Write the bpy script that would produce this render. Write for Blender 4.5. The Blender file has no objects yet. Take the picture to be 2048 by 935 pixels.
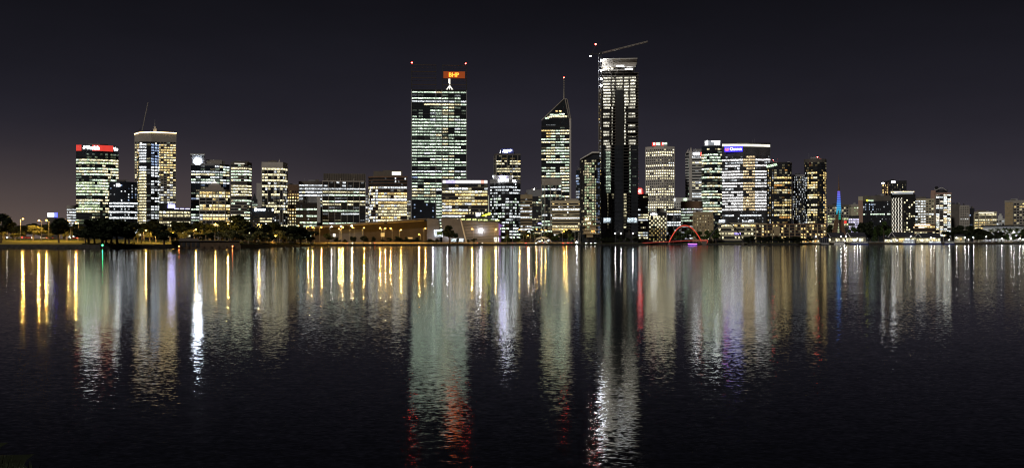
import bpy, math, random
from mathutils import Vector
R = random.Random(7)
sc = bpy.context.scene
COL = sc.collection
rad = math.radians

# ------------------------------------------------------------------ camera
F, CX, HY, CH = 2094.0, 1024.0, 481.0, 5.0      # focal length and horizon in photo pixels, eye height in metres
cam = bpy.data.cameras.new('camera')
cam.sensor_width = 36.0
cam.lens = 36.0 * F / 2048.0
cam.shift_y = (HY - 467.5) / 2048.0
cam.clip_start = 0.5
cam.clip_end = 30000
camo = bpy.data.objects.new('camera', cam)
COL.objects.link(camo)
camo.location = (0, 0, CH)
camo.rotation_euler = (rad(90), 0, 0)
sc.camera = camo

# ------------------------------------------------------------------ night sky (city glow fading upwards)
W = bpy.data.worlds.new('World')
sc.world = W
W.use_nodes = True
nt = W.node_tree
nt.nodes.clear()
def N(tree, t, **kw):
    n = tree.nodes.new(t)
    for k, v in kw.items():
        setattr(n, k, v)
    return n
def math_node(tree, op, a, b=None, c=None, clamp=False):
    n = tree.nodes.new('ShaderNodeMath'); n.operation = op; n.use_clamp = clamp
    for i, v in enumerate((a, b, c)):
        if v is None: continue
        if isinstance(v, (int, float)): n.inputs[i].default_value = v
        else: tree.links.new(v, n.inputs[i])
    return n.outputs[0]
L = nt.links.new
tc = N(nt, 'ShaderNodeTexCoord')
sep = N(nt, 'ShaderNodeSeparateXYZ')
L(tc.outputs['Generated'], sep.inputs[0])
ramp = N(nt, 'ShaderNodeValToRGB')
cr = ramp.color_ramp
cr.interpolation = 'B_SPLINE'
stops = [(0.0, (.044, .038, .0455)), (.035, (.037, .0325, .0415)), (.085, (.0235, .0212, .0300)), (.14, (.0132, .0126, .0188)), (.20, (.0070, .0068, .0100)), (.28, (.0034, .0034, .0050)), (1.0, (.0014, .0014, .0022))]
while len(cr.elements) < len(stops): cr.elements.new(.5)
for e, (p, c) in zip(cr.elements, stops):
    e.position = p; e.color = (*c, 1)
L(math_node(nt, 'MAXIMUM', sep.outputs[2], 0.0), ramp.inputs[0])
# warmer glow low over the western suburbs
wf = math_node(nt, 'MULTIPLY_ADD', sep.outputs[0], -1.6, -.05, clamp=True)
hf = math_node(nt, 'MULTIPLY_ADD', sep.outputs[2], -8.5, 1.0, clamp=True)
wf2 = math_node(nt, 'MULTIPLY', math_node(nt, 'MULTIPLY', wf, hf), hf)
warm = N(nt, 'ShaderNodeMix', data_type='RGBA', blend_type='ADD')
L(wf2, warm.inputs['Factor'])
L(ramp.outputs[0], warm.inputs['A'])
warm.inputs['B'].default_value = (.125, .080, .044, 1)
bg = N(nt, 'ShaderNodeBackground')
bg.inputs['Strength'].default_value = 1.0
cn = N(nt, 'ShaderNodeTexNoise'); cn.inputs['Scale'].default_value = 3.2; cn.inputs['Detail'].default_value = 4
cmap = N(nt, 'ShaderNodeMapping'); cmap.inputs['Scale'].default_value = (1, 1, 3.5)
L(tc.outputs['Generated'], cmap.inputs[0]); L(cmap.outputs[0], cn.inputs['Vector'])
cf = math_node(nt, 'MULTIPLY_ADD', cn.outputs['Fac'], .7, .65)
cmul = N(nt, 'ShaderNodeMix', data_type='RGBA', blend_type='MULTIPLY'); cmul.inputs['Factor'].default_value = 1
L(warm.outputs['Result'], cmul.inputs['A']); L(cf, cmul.inputs['B'])
L(cmul.outputs['Result'], bg.inputs[0])
wo = N(nt, 'ShaderNodeOutputWorld')
L(bg.outputs[0], wo.inputs[0])

# sun lamp added as fill: stands in for city light on the facades
sun = bpy.data.lights.new('facade_fill', 'SUN')
sun.energy = 1.0
sun.angle = rad(4)
sun.color = (1.0, .94, .86)
suno = bpy.data.objects.new('facade_fill', sun)
COL.objects.link(suno)
suno.rotation_euler = (rad(52), 0, rad(-28))

sc.view_settings.view_transform = 'Standard'
sc.view_settings.look = 'None'
sc.view_settings.exposure = 0.0
sc.view_settings.gamma = 1.0
sc.view_settings.use_curve_mapping = False
sc.render.engine = 'CYCLES'
cy = sc.cycles
cy.max_bounces = 5
cy.diffuse_bounces = 2
cy.glossy_bounces = 4
cy.transmission_bounces = 2
cy.transparent_max_bounces = 4
cy.sample_clamp_indirect = 30
cy.caustics_reflective = False
cy.caustics_refractive = False
cy.use_denoising = True
cy.filter_width = 1.15

# ------------------------------------------------------------------ materials
MATS = {}
def newmat(name):
    m = bpy.data.materials.new(name); m.use_nodes = True
    t = m.node_tree; t.nodes.clear()
    o = t.nodes.new('ShaderNodeOutputMaterial')
    b = t.nodes.new('ShaderNodeBsdfPrincipled')
    t.links.new(b.outputs[0], o.inputs[0])
    MATS[name] = m
    return m, t, b
def surf(name, col, rough=.8, var=.18, scale=.25, metal=0.0, spec=.35):
    """a plain weathered surface: base colour broken up by two sizes of noise"""
    m, t, b = newmat(name)
    geo = t.nodes.new('ShaderNodeNewGeometry')
    n1 = t.nodes.new('ShaderNodeTexNoise'); n1.inputs['Scale'].default_value = scale; n1.inputs['Detail'].default_value = 4
    t.links.new(geo.outputs['Position'], n1.inputs['Vector'])
    rp = t.nodes.new('ShaderNodeValToRGB')
    a = [max(0, c * (1 - var)) for c in col]; z = [min(1, c * (1 + var)) for c in col]
    rp.color_ramp.elements[0].position = .3; rp.color_ramp.elements[0].color = (*a, 1)
    rp.color_ramp.elements[1].position = .7; rp.color_ramp.elements[1].color = (*z, 1)
    t.links.new(n1.outputs['Fac'], rp.inputs[0])
    t.links.new(rp.outputs[0], b.inputs['Base Color'])
    b.inputs['Roughness'].default_value = rough
    b.inputs['Metallic'].default_value = metal
    b.inputs['Specular IOR Level'].default_value = spec
    return m
def emit(name, col, strength, sample='AUTO'):
    m, t, b = newmat(name)
    b.inputs['Base Color'].default_value = (.02, .02, .02, 1)
    b.inputs['Emission Color'].default_value = (*col, 1)
    b.inputs['Emission Strength'].default_value = strength
    b.inputs['Roughness'].default_value = .4
    m.cycles.emission_sampling = sample
    return m
def window_mat(name, per_object):
    """an office pane: dark glass; its emission paints in a lit ceiling and room clutter"""
    m, t, b = newmat(name)
    b.inputs['Base Color'].default_value = (.012, .015, .02, 1)
    b.inputs['Roughness'].default_value = .12
    if per_object:
        oi = t.nodes.new('ShaderNodeObjectInfo'); c, al = oi.outputs['Color'], oi.outputs['Alpha']
    else:
        at = t.nodes.new('ShaderNodeAttribute'); at.attribute_name = 'lit'; c, al = at.outputs['Color'], at.outputs['Alpha']
    geo = t.nodes.new('ShaderNodeNewGeometry')
    mp = t.nodes.new('ShaderNodeMapping'); mp.inputs['Scale'].default_value = (.95, .95, .8)
    t.links.new(geo.outputs['Position'], mp.inputs['Vector'])
    nz = t.nodes.new('ShaderNodeTexNoise'); nz.inputs['Scale'].default_value = 1.0; nz.inputs['Detail'].default_value = 3; nz.inputs['Roughness'].default_value = .65
    t.links.new(mp.outputs[0], nz.inputs['Vector'])
    rp = t.nodes.new('ShaderNodeValToRGB')
    rp.color_ramp.elements[0].position = .36; rp.color_ramp.elements[0].color = (.2, .2, .2, 1)
    rp.color_ramp.elements[1].position = .62; rp.color_ramp.elements[1].color = (1.5, 1.5, 1.5, 1)
    t.links.new(nz.outputs['Fac'], rp.inputs[0])
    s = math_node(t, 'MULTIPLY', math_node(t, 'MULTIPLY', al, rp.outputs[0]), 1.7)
    if per_object:      # ceiling light and furniture shade painted into the glow: bright head, dim foot
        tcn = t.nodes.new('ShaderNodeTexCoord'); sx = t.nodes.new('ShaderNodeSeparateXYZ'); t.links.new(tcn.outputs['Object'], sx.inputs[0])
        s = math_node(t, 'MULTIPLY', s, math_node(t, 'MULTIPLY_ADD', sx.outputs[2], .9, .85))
    fx_ = t.nodes.new('ShaderNodeTexNoise'); fx_.inputs['Scale'].default_value = .8; fx_.inputs['Detail'].default_value = 1      # bright noise spots painted in as light fittings, lifting the reflections
    t.links.new(geo.outputs['Position'], fx_.inputs['Vector'])
    s = math_node(t, 'MULTIPLY', s, math_node(t, 'MULTIPLY_ADD', math_node(t, 'MULTIPLY_ADD', fx_.outputs['Fac'], 9.0, -5.2, clamp=True), 3.0, .9))
    nr_ = t.nodes.new('ShaderNodeTexNoise'); nr_.inputs['Scale'].default_value = .17; nr_.inputs['Detail'].default_value = 2
    t.links.new(geo.outputs['Position'], nr_.inputs['Vector'])
    s = math_node(t, 'MULTIPLY', s, math_node(t, 'MULTIPLY_ADD', nr_.outputs['Fac'], 1.6, .25))
    t.links.new(c, b.inputs['Emission Color'])
    t.links.new(s, b.inputs['Emission Strength'])
    m.cycles.emission_sampling = 'NONE'
    return m
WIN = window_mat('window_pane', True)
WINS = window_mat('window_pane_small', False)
surf('glass', (.024, .028, .034), .2, .3, .06, spec=.6)
surf('glass_blue', (.02, .028, .04), .16, .3, .06, spec=.6)
surf('glass_grey', (.05, .052, .058), .25, .3, .06, spec=.5)
surf('concrete', (.36, .33, .29), .85, .12, .12)
surf('concrete_light', (.55, .52, .48), .85, .1, .12)
surf('concrete_dark', (.14, .125, .11), .85, .15, .12)
surf('white_panel', (.62, .62, .60), .6, .08, .2)
surf('grey_panel', (.28, .28, .29), .6, .12, .2)
surf('brown_panel', (.20, .12, .075), .7, .15, .2)
surf('tan_stone', (.42, .33, .20), .85, .15, .3)
surf('pink_panel', (.42, .27, .21), .7, .1, .2)
surf('cream_panel', (.55, .50, .36), .75, .1, .2)
surf('black_panel', (.02, .02, .022), .5, .2, .3)
surf('metal_grey', (.30, .30, .32), .45, .12, .3, metal=.5)
surf('metal_dark', (.05, .05, .055), .5, .2, .5, metal=.3)
surf('silver_clad', (.13, .122, .125), .55, .15, .15, metal=.2)
surf('bronze_clad', (.085, .058, .032), .6, .15, .1, metal=.2)
surf('red_paint', (.55, .05, .03), .45, .1, .5)
surf('white_paint', (.75, .75, .74), .4, .05, .5)
surf('blue_paint', (.05, .06, .2), .4, .1, .5)
surf('timber', (.12, .08, .05), .85, .3, .6)
surf('roof_dark', (.035, .035, .045), .7, .2, .4)
surf('roof_tin', (.16, .135, .12), .6, .15, .4)
surf('bark', (.10, .075, .055), .9, .3, 1.2)
surf('bark_pale', (.30, .25, .19), .9, .25, 1.2)
surf('leaf_dark', (.026, .034, .016), .75, .4, .4, spec=.2)
surf('leaf_gum', (.15, .15, .06), .7, .35, .4, spec=.2)
surf('leaf_palm', (.085, .12, .035), .6, .3, .5, spec=.3)
surf('leaf_green', (.06, .10, .025), .7, .3, .5, spec=.2)
surf('grass', (.10, .105, .04), .95, .35, .15, spec=.1)
surf('asphalt', (.05, .05, .05), .9, .2, .3)
surf('paving', (.30, .25, .18), .9, .15, .3)
surf('rock', (.035, .032, .03), .9, .4, .5)
surf('sand', (.3, .24, .14), .95, .2, .3)
surf('land', (.06, .06, .05), .95, .3, .02)
surf('tyre', (.02, .02, .02), .9)
emit('sodium', (1, .52, .05), 24)
emit('lamp_white', (1, .96, .88), 80)
emit('flood', (.92, .96, 1), 90)
emit('red_beacon', (1, .06, .04), 60)
emit('green_beacon', (.05, 1, .3), 40)
emit('orange_beacon', (1, .22, .05), 30)
emit('headlight', (1, .95, .85), 25)
emit('taillight', (1, .05, .03), 14)

# water: nearly still, every ripple tilts the mirror a little, so lights stretch towards the viewer
m, t, b = newmat('water')
t.nodes.remove(b)
out = next(n for n in t.nodes if n.type == 'OUTPUT_MATERIAL')
gl = t.nodes.new('ShaderNodeBsdfGlossy'); gl.inputs['Roughness'].default_value = .06; gl.inputs['Color'].default_value = (.98, .99, 1, 1)
df = t.nodes.new('ShaderNodeBsdfDiffuse'); df.inputs['Color'].default_value = (.0015, .002, .0022, 1)
fr = t.nodes.new('ShaderNodeFresnel'); fr.inputs['IOR'].default_value = 1.333
mxs = t.nodes.new('ShaderNodeMixShader')
t.links.new(math_node(t, 'MULTIPLY', fr.outputs[0], .9), mxs.inputs[0])
t.links.new(df.outputs[0], mxs.inputs[1]); t.links.new(gl.outputs[0], mxs.inputs[2]); t.links.new(mxs.outputs[0], out.inputs[0])
geo = t.nodes.new('ShaderNodeNewGeometry')
acc = None
for sc_, stretch, amp in ((8.5, (.6, 1, 1), .034), (2.6, (.55, 1, 1), .020), (.12, (.4, 1, 1), .005)):
    mp = t.nodes.new('ShaderNodeMapping'); mp.inputs['Scale'].default_value = stretch
    t.links.new(geo.outputs['Position'], mp.inputs['Vector'])
    nz = t.nodes.new('ShaderNodeTexNoise'); nz.noise_dimensions = '2D'
    nz.inputs['Scale'].default_value = sc_; nz.inputs['Detail'].default_value = 1.5; nz.inputs['Roughness'].default_value = .5
    t.links.new(mp.outputs[0], nz.inputs['Vector'])
    v = t.nodes.new('ShaderNodeVectorMath'); v.operation = 'SUBTRACT'; v.inputs[1].default_value = (.5, .5, .5)
    t.links.new(nz.outputs['Color'], v.inputs[0])
    w = t.nodes.new('ShaderNodeVectorMath'); w.operation = 'MULTIPLY'; w.inputs[1].default_value = (amp * 2, amp * 2, 0)
    t.links.new(v.outputs[0], w.inputs[0])
    if acc is None: acc = w.outputs[0]
    else:
        a_ = t.nodes.new('ShaderNodeVectorMath'); a_.operation = 'ADD'
        t.links.new(acc, a_.inputs[0]); t.links.new(w.outputs[0], a_.inputs[1]); acc = a_.outputs[0]
a_ = t.nodes.new('ShaderNodeVectorMath'); a_.operation = 'ADD'; a_.inputs[1].default_value = (0, 0, 1)
t.links.new(acc, a_.inputs[0])
nn = t.nodes.new('ShaderNodeVectorMath'); nn.operation = 'NORMALIZE'
t.links.new(a_.outputs[0], nn.inputs[0])
t.links.new(nn.outputs[0], gl.inputs['Normal']); t.links.new(nn.outputs[0], fr.inputs['Normal'])

# ------------------------------------------------------------------ mesh helpers
class MB:
    def __init__(s): s.v = []; s.f = []
    def add(s, vs, fs):
        o = len(s.v); s.v += vs; s.f += [tuple(i + o for i in f) for f in fs]
    def box(s, c, d, rz=0.0):
        x, y, z = (k / 2 for k in d); cs, sn = math.cos(rz), math.sin(rz); vs = []
        for k in (-z, z):
            for (i, j) in ((-x, -y), (x, -y), (x, y), (-x, y)):
                vs.append((c[0] + i * cs - j * sn, c[1] + i * sn + j * cs, c[2] + k))
        s.add(vs, [(3, 2, 1, 0), (4, 5, 6, 7), (0, 1, 5, 4), (1, 2, 6, 5), (2, 3, 7, 6), (3, 0, 4, 7)])
    def prism(s, pts, z0, z1):
        n = len(pts)
        s.add([(p[0], p[1], z0) for p in pts] + [(p[0], p[1], z1) for p in pts],
              [tuple(range(n - 1, -1, -1)), tuple(range(n, 2 * n))] + [(i, (i + 1) % n, n + (i + 1) % n, n + i) for i in range(n)])
    def slab(s, pts, y0, y1):
        """an outline in x,z given a thickness along y"""
        n = len(pts)
        s.add([(p[0], y0, p[1]) for p in pts] + [(p[0], y1, p[1]) for p in pts],
              [tuple(range(n)), tuple(range(2 * n - 1, n - 1, -1))] + [(i, n + i, n + (i + 1) % n, (i + 1) % n) for i in range(n)])
    def tube(s, p0, p1, r0, r1=None, n=6):
        r1 = r0 if r1 is None else r1
        p0, p1 = Vector(p0), Vector(p1); d = (p1 - p0).normalized()
        a = d.cross(Vector((0, 0, 1)))
        if a.length < .01: a = Vector((1, 0, 0))
        a.normalize(); c = d.cross(a); vs = []
        for p, r in ((p0, r0), (p1, r1)):
            for k in range(n):
                g = 2 * math.pi * k / n
                vs.append(tuple(p + a * (r * math.cos(g)) + c * (r * math.sin(g))))
        s.add(vs, [tuple(range(n - 1, -1, -1)), tuple(range(n, 2 * n))] + [(i, (i + 1) % n, n + (i + 1) % n, n + i) for i in range(n)])
    def ball(s, c, r, n=8, m=5, sq=1.0):
        vs = [(c[0], c[1], c[2] - r * sq)]
        for i in range(1, m):
            a = math.pi * i / m
            for k in range(n):
                g = 2 * math.pi * k / n
                vs.append((c[0] + r * math.sin(a) * math.cos(g), c[1] + r * math.sin(a) * math.sin(g), c[2] - r * sq * math.cos(a)))
        vs.append((c[0], c[1], c[2] + r * sq)); fs = []
        for k in range(n): fs.append((0, 1 + (k + 1) % n, 1 + k))
        for i in range(m - 2):
            for k in range(n):
                q = 1 + i * n; fs.append((q + k, q + (k + 1) % n, q + n + (k + 1) % n, q + n + k))
        q = 1 + (m - 2) * n
        for k in range(n): fs.append((q + k, q + (k + 1) % n, len(vs) - 1))
        s.add(vs, fs)
    def mesh(s, name, mat):
        me = bpy.data.meshes.new(name); me.from_pydata(s.v, [], s.f)
        me.materials.append(MATS[mat] if isinstance(mat, str) else mat); me.update()
        return me
def put(name, me, parent=None, loc=(0, 0, 0), rz=0.0, scale=None, color=None):
    o = bpy.data.objects.new(name, me); COL.objects.link(o)
    o.location = loc
    if rz: o.rotation_euler = (0, 0, rz)
    if scale: o.scale = scale
    if parent: o.parent = parent
    if color: o.color = color
    return o
def part(name, mb, mat, parent=None, **kw): return put(name, mb.mesh(name, mat), parent, **kw)
def tag(o, label, cat, group=None):
    o['label'] = label; o['category'] = cat
    if group: o['group'] = group
    return o
def root(name, label, cat, loc, rz=0.0, group=None):
    o = bpy.data.objects.new(name, None); COL.objects.link(o); o.location = loc; o.rotation_euler = (0, 0, rz)
    o.empty_display_size = 1.0
    return tag(o, label, cat, group)
def struct(o): o['kind'] = 'structure'; return o
def stuff(o): o['kind'] = 'stuff'; return o
UB = {}
def ubox(mat):
    if mat not in UB:
        mb = MB(); mb.box((0, 0, 0), (1, 1, 1)); UB[mat] = mb.mesh('unit_' + (mat if isinstance(mat, str) else mat.name), mat)
    return UB[mat]
def block(name, mat, parent, loc, dims, rz=0.0): return put(name, ubox(mat), parent, loc, rz, dims)
def text_mesh(s, w, h, mat, depth=.25, bold=.02):
    cu = bpy.data.curves.new('lettering', 'FONT'); cu.body = s; cu.size = 1; cu.offset = bold; cu.resolution_u = 2
    cu.extrude = .05; cu.align_x = 'LEFT'
    o = bpy.data.objects.new('lettering', cu); COL.objects.link(o)
    bpy.context.view_layer.update()
    me = bpy.data.meshes.new_from_object(o)
    bpy.data.objects.remove(o); bpy.data.curves.remove(cu)
    xs = [v.co.x for v in me.vertices]; ys = [v.co.y for v in me.vertices]; zs = [v.co.z for v in me.vertices]
    x0, x1, y0, y1 = min(xs), max(xs), min(ys), max(ys); zz = max(zs) - min(zs)
    for v in me.vertices:
        x, y, z = v.co
        v.co = ((x - x0) / (x1 - x0) * w - w / 2, -z / zz * depth, (y - y0) / (y1 - y0) * h - h / 2)
    me.materials.clear(); me.materials.append(MATS[mat])
    return me
def wx(px, D): return (px - CX) / F * D
def wz(py, D): return CH + (HY - py) / F * D
def lerp(tab, x):
    if x <= tab[0][0]: return tab[0][1]
    for (a, va), (c, vc) in zip(tab, tab[1:]):
        if x <= c: return va + (vc - va) * (x - a) / (c - a)
    return tab[-1][1]

# ------------------------------------------------------------------ the setting: water, land
SHORE = [(-700, 640), (0, 654), (150, 656), (200, 650), (260, 668), (350, 700), (480, 735), (530, 800), (600, 930), (660, 1000), (1000, 1080), (1200, 1135), (1290, 1180), (1300, 1290), (1480, 1290), (1495, 1215), (1600, 1230), (1650, 1300), (1900, 1350), (2048, 1400), (2700, 1500)]
BANK = [(0, 2.6), (480, 2.4), (620, 1.7), (1000, 1.5), (2048, 1.6)]
BACK = [(0, 6.6), (480, 5.4), (620, 2.6), (1000, 2.4), (2048, 2.6)]
ROWS = [(0.0, 'w'), (1.5, 'b'), (12, 'b'), (85, 'k'), (220, 'k'), (900, 'k'), (4000, 'f'), (11000, 'f')]
def shore(px): return lerp(SHORE, px)
def gz(px, D):
    s = D - shore(px)
    bk, kk = lerp(BANK, px), lerp(BACK, px)
    if s <= 1.5: return bk * max(0, s) / 1.5
    if s <= 12: return bk
    if s <= 85: return bk + (kk - bk) * (s - 12) / 73
    return kk
mb = MB()
mb.add([(-9000, 1, 0), (9000, 1, 0), (9000, 14000, 0), (-9000, 14000, 0)], [(0, 1, 2, 3)])
struct(part('river_water', mb, 'water'))
cols = sorted(set([-2600, -1800, -1200] + [p for p, _ in SHORE] + list(range(-700, 2701, 50)) + [3300, 4200, 5000]))
grid = []
for px in cols:
    colv = []
    for off, k in ROWS:
        D = shore(px) + off
        z = {'w': -.6, 'b': lerp(BANK, px), 'k': lerp(BACK, px), 'f': 9.0 if off < 9000 else 14.0}[k]
        colv.append((wx(px, D), D, z))
    grid.append(colv)
nr = len(ROWS)
def strip_mesh(r0, r1, mat, name):
    mb = MB(); n = r1 - r0 + 1
    vs = [v for c in grid for v in c[r0:r1 + 1]]
    fs = [(i * n + j, (i + 1) * n + j, (i + 1) * n + j + 1, i * n + j + 1) for i in range(len(grid) - 1) for j in range(n - 1)]
    mb.add(vs, fs); return struct(part(name, mb, mat))
strip_mesh(0, 1, 'rock', 'river_wall')
strip_mesh(1, 3, 'grass', 'foreshore_lawn')
strip_mesh(3, 7, 'land', 'city_ground')
# foreshore road and promenade, each a thin sheet just above the lawn
def ribbon(name, mat, p0, p1, o0, o1, dz, step=20):
    mb = MB(); vs = []
    n = int((p1 - p0) / step) + 1
    for i in range(n):
        px = p0 + (p1 - p0) * i / (n - 1)
        for o in (o0, o1):
            D = shore(px) + o; vs.append((wx(px, D), D, gz(px, D) + dz))
    mb.add(vs, [(2 * i, 2 * i + 2, 2 * i + 3, 2 * i + 1) for i in range(n - 1)])
    return struct(part(name, mb, mat))
ribbon('foreshore_road', 'asphalt', -300, 560, 86, 100, .06)
ribbon('foreshore_kerb', 'paving', -300, 560, 84.5, 85.7, .14)
ribbon('promenade', 'paving', 600, 1290, 4, 11, .05)
ribbon('promenade_road', 'asphalt', 600, 1270, 14, 24, .06)
ribbon('jetty_promenade', 'paving', 1500, 2300, 2, 11, .05)
# the near bank in the bottom left corner
mb = MB()
pts = []
for i in range(9):
    for j in range(7):
        x = -17.5 + i * 1.0; y = 16 + j * 2.0
        d = (x + 12.2) * .725 + (y - 25) * .689
        z = max(-.4, min(.7, -d * .16 + .08 * math.sin(x * 3 + y * 2)))
        pts.append((x, y, z))
mb.add(pts, [(i * 7 + j, (i + 1) * 7 + j, (i + 1) * 7 + j + 1, i * 7 + j + 1) for i in range(8) for j in range(6)])
struct(part('near_bank', mb, 'leaf_dark'))
mb = MB()
for k in range(2600):
    x = R.uniform(-16, -9.6); y = R.uniform(17.2, 27)
    d = (x + 12.2) * .725 + (y - 25) * .689
    if d > -.25: continue
    z = min(.7, -d * .16); a = R.uniform(0, 6.28); h = R.uniform(.08, .22); w_ = .02
    mb.add([(x - w_ * math.cos(a), y - w_ * math.sin(a), z - .03), (x + w_ * math.cos(a), y + w_ * math.sin(a), z - .03), (x + R.uniform(-.06, .06), y + R.uniform(-.06, .06), z + h)], [(0, 1, 2)])
stuff(tag(part('bank_grass', mb, 'leaf_dark'), 'dark grass on the near bank in the bottom left corner', 'grass'))

# ------------------------------------------------------------------ building kit
COOL, WHITE, CREAM, WARM, AMBER, BLUE, GREEN = (.80, 1, .76), (.90, .96, 1), (1, .89, .54), (1, .72, .28), (1, .50, .13), (.50, .66, 1), (.82, 1, .58)
def sty(pd, ph, pf, cols, s=.8, lo=.05): return dict(p=(pd, ph, pf), c=cols, s=s, lo=lo)
OFFICE_COOL = sty(.15, .35, .5, [(COOL, 5), (WHITE, 2), (CREAM, 2), (BLUE, .15)])
OFFICE_WHITE = sty(.25, .35, .4, [(WHITE, 5), (COOL, 2), (CREAM, 1)])
OFFICE_CREAM = sty(.2, .35, .45, [(CREAM, 6), (COOL, 2), (WARM, .6), (WHITE, .8)])
OFFICE_MIX = sty(.2, .4, .4, [(COOL, 3), (CREAM, 3), (WHITE, 2), (WARM, .5)])
FLATS = sty(.3, .65, .05, [(WARM, 4), (CREAM, 2), (AMBER, 2), (WHITE, .7)], .7)
def pick(cols):
    r = R.uniform(0, sum(w for _, w in cols))
    for c, w in cols:
        r -= w
        if r <= 0: return c
    return cols[-1][0]
def offset(pts, d):
    n = len(pts); out = []
    for i in range(n):
        a, b_, c = Vector(pts[i - 1]), Vector(pts[i]), Vector(pts[(i + 1) % n])
        e1, e2 = (b_ - a).normalized(), (c - b_).normalized()
        n1, n2 = Vector((e1.y, -e1.x)), Vector((e2.y, -e2.x))
        mm = n1 + n2
        k = d / max(.35, (1 + n1.dot(n2)) / 2) / 2
        out.append(tuple(b_ + mm * k))
    return out
def plan_pts(kind, w, d):
    if kind is None: return [(-w / 2, 0), (w / 2, 0), (w / 2, d), (-w / 2, d)]
    k = kind[0]
    if k == 'arc':
        n = 8; return [(-w / 2 + w * i / n, kind[1] * (2 * i / n - 1) ** 2) for i in range(n + 1)] + [(w / 2, d), (-w / 2, d)]
    if k == 'round':      # rounded front corners
        r = kind[1]; pts = []
        for i in range(5):
            g = math.pi / 2 * i / 4; pts.append((-w / 2 + r - r * math.cos(g), r - r * math.sin(g)))
        for i in range(5):
            g = math.pi / 2 * i / 4; pts.append((w / 2 - r + r * math.sin(g), r - r * math.cos(g)))
        return pts + [(w / 2, d), (-w / 2, d)]
    if k == 'oval':
        n = 16; return [(w / 2 * math.cos(2 * math.pi * i / n - math.pi / 2 + math.pi / n), d / 2 + d / 2 * math.sin(2 * math.pi * i / n - math.pi / 2 + math.pi / n)) for i in range(n)]
    if k == 'corner':     # two faces meeting at a front corner, kind[1] = where (0..1), kind[2], kind[3] = set-back of the far ends
        x = -w / 2 + w * kind[1]; return [(-w / 2, kind[2]), (x, 0), (w / 2, kind[3]), (w / 2, max(d, kind[3] + 4)), (-w / 2, max(d, kind[2] + 4))]
    if k == 'poly': return [(p[0] * w / 2, p[1]) for p in kind[1]]
class B: pass
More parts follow.
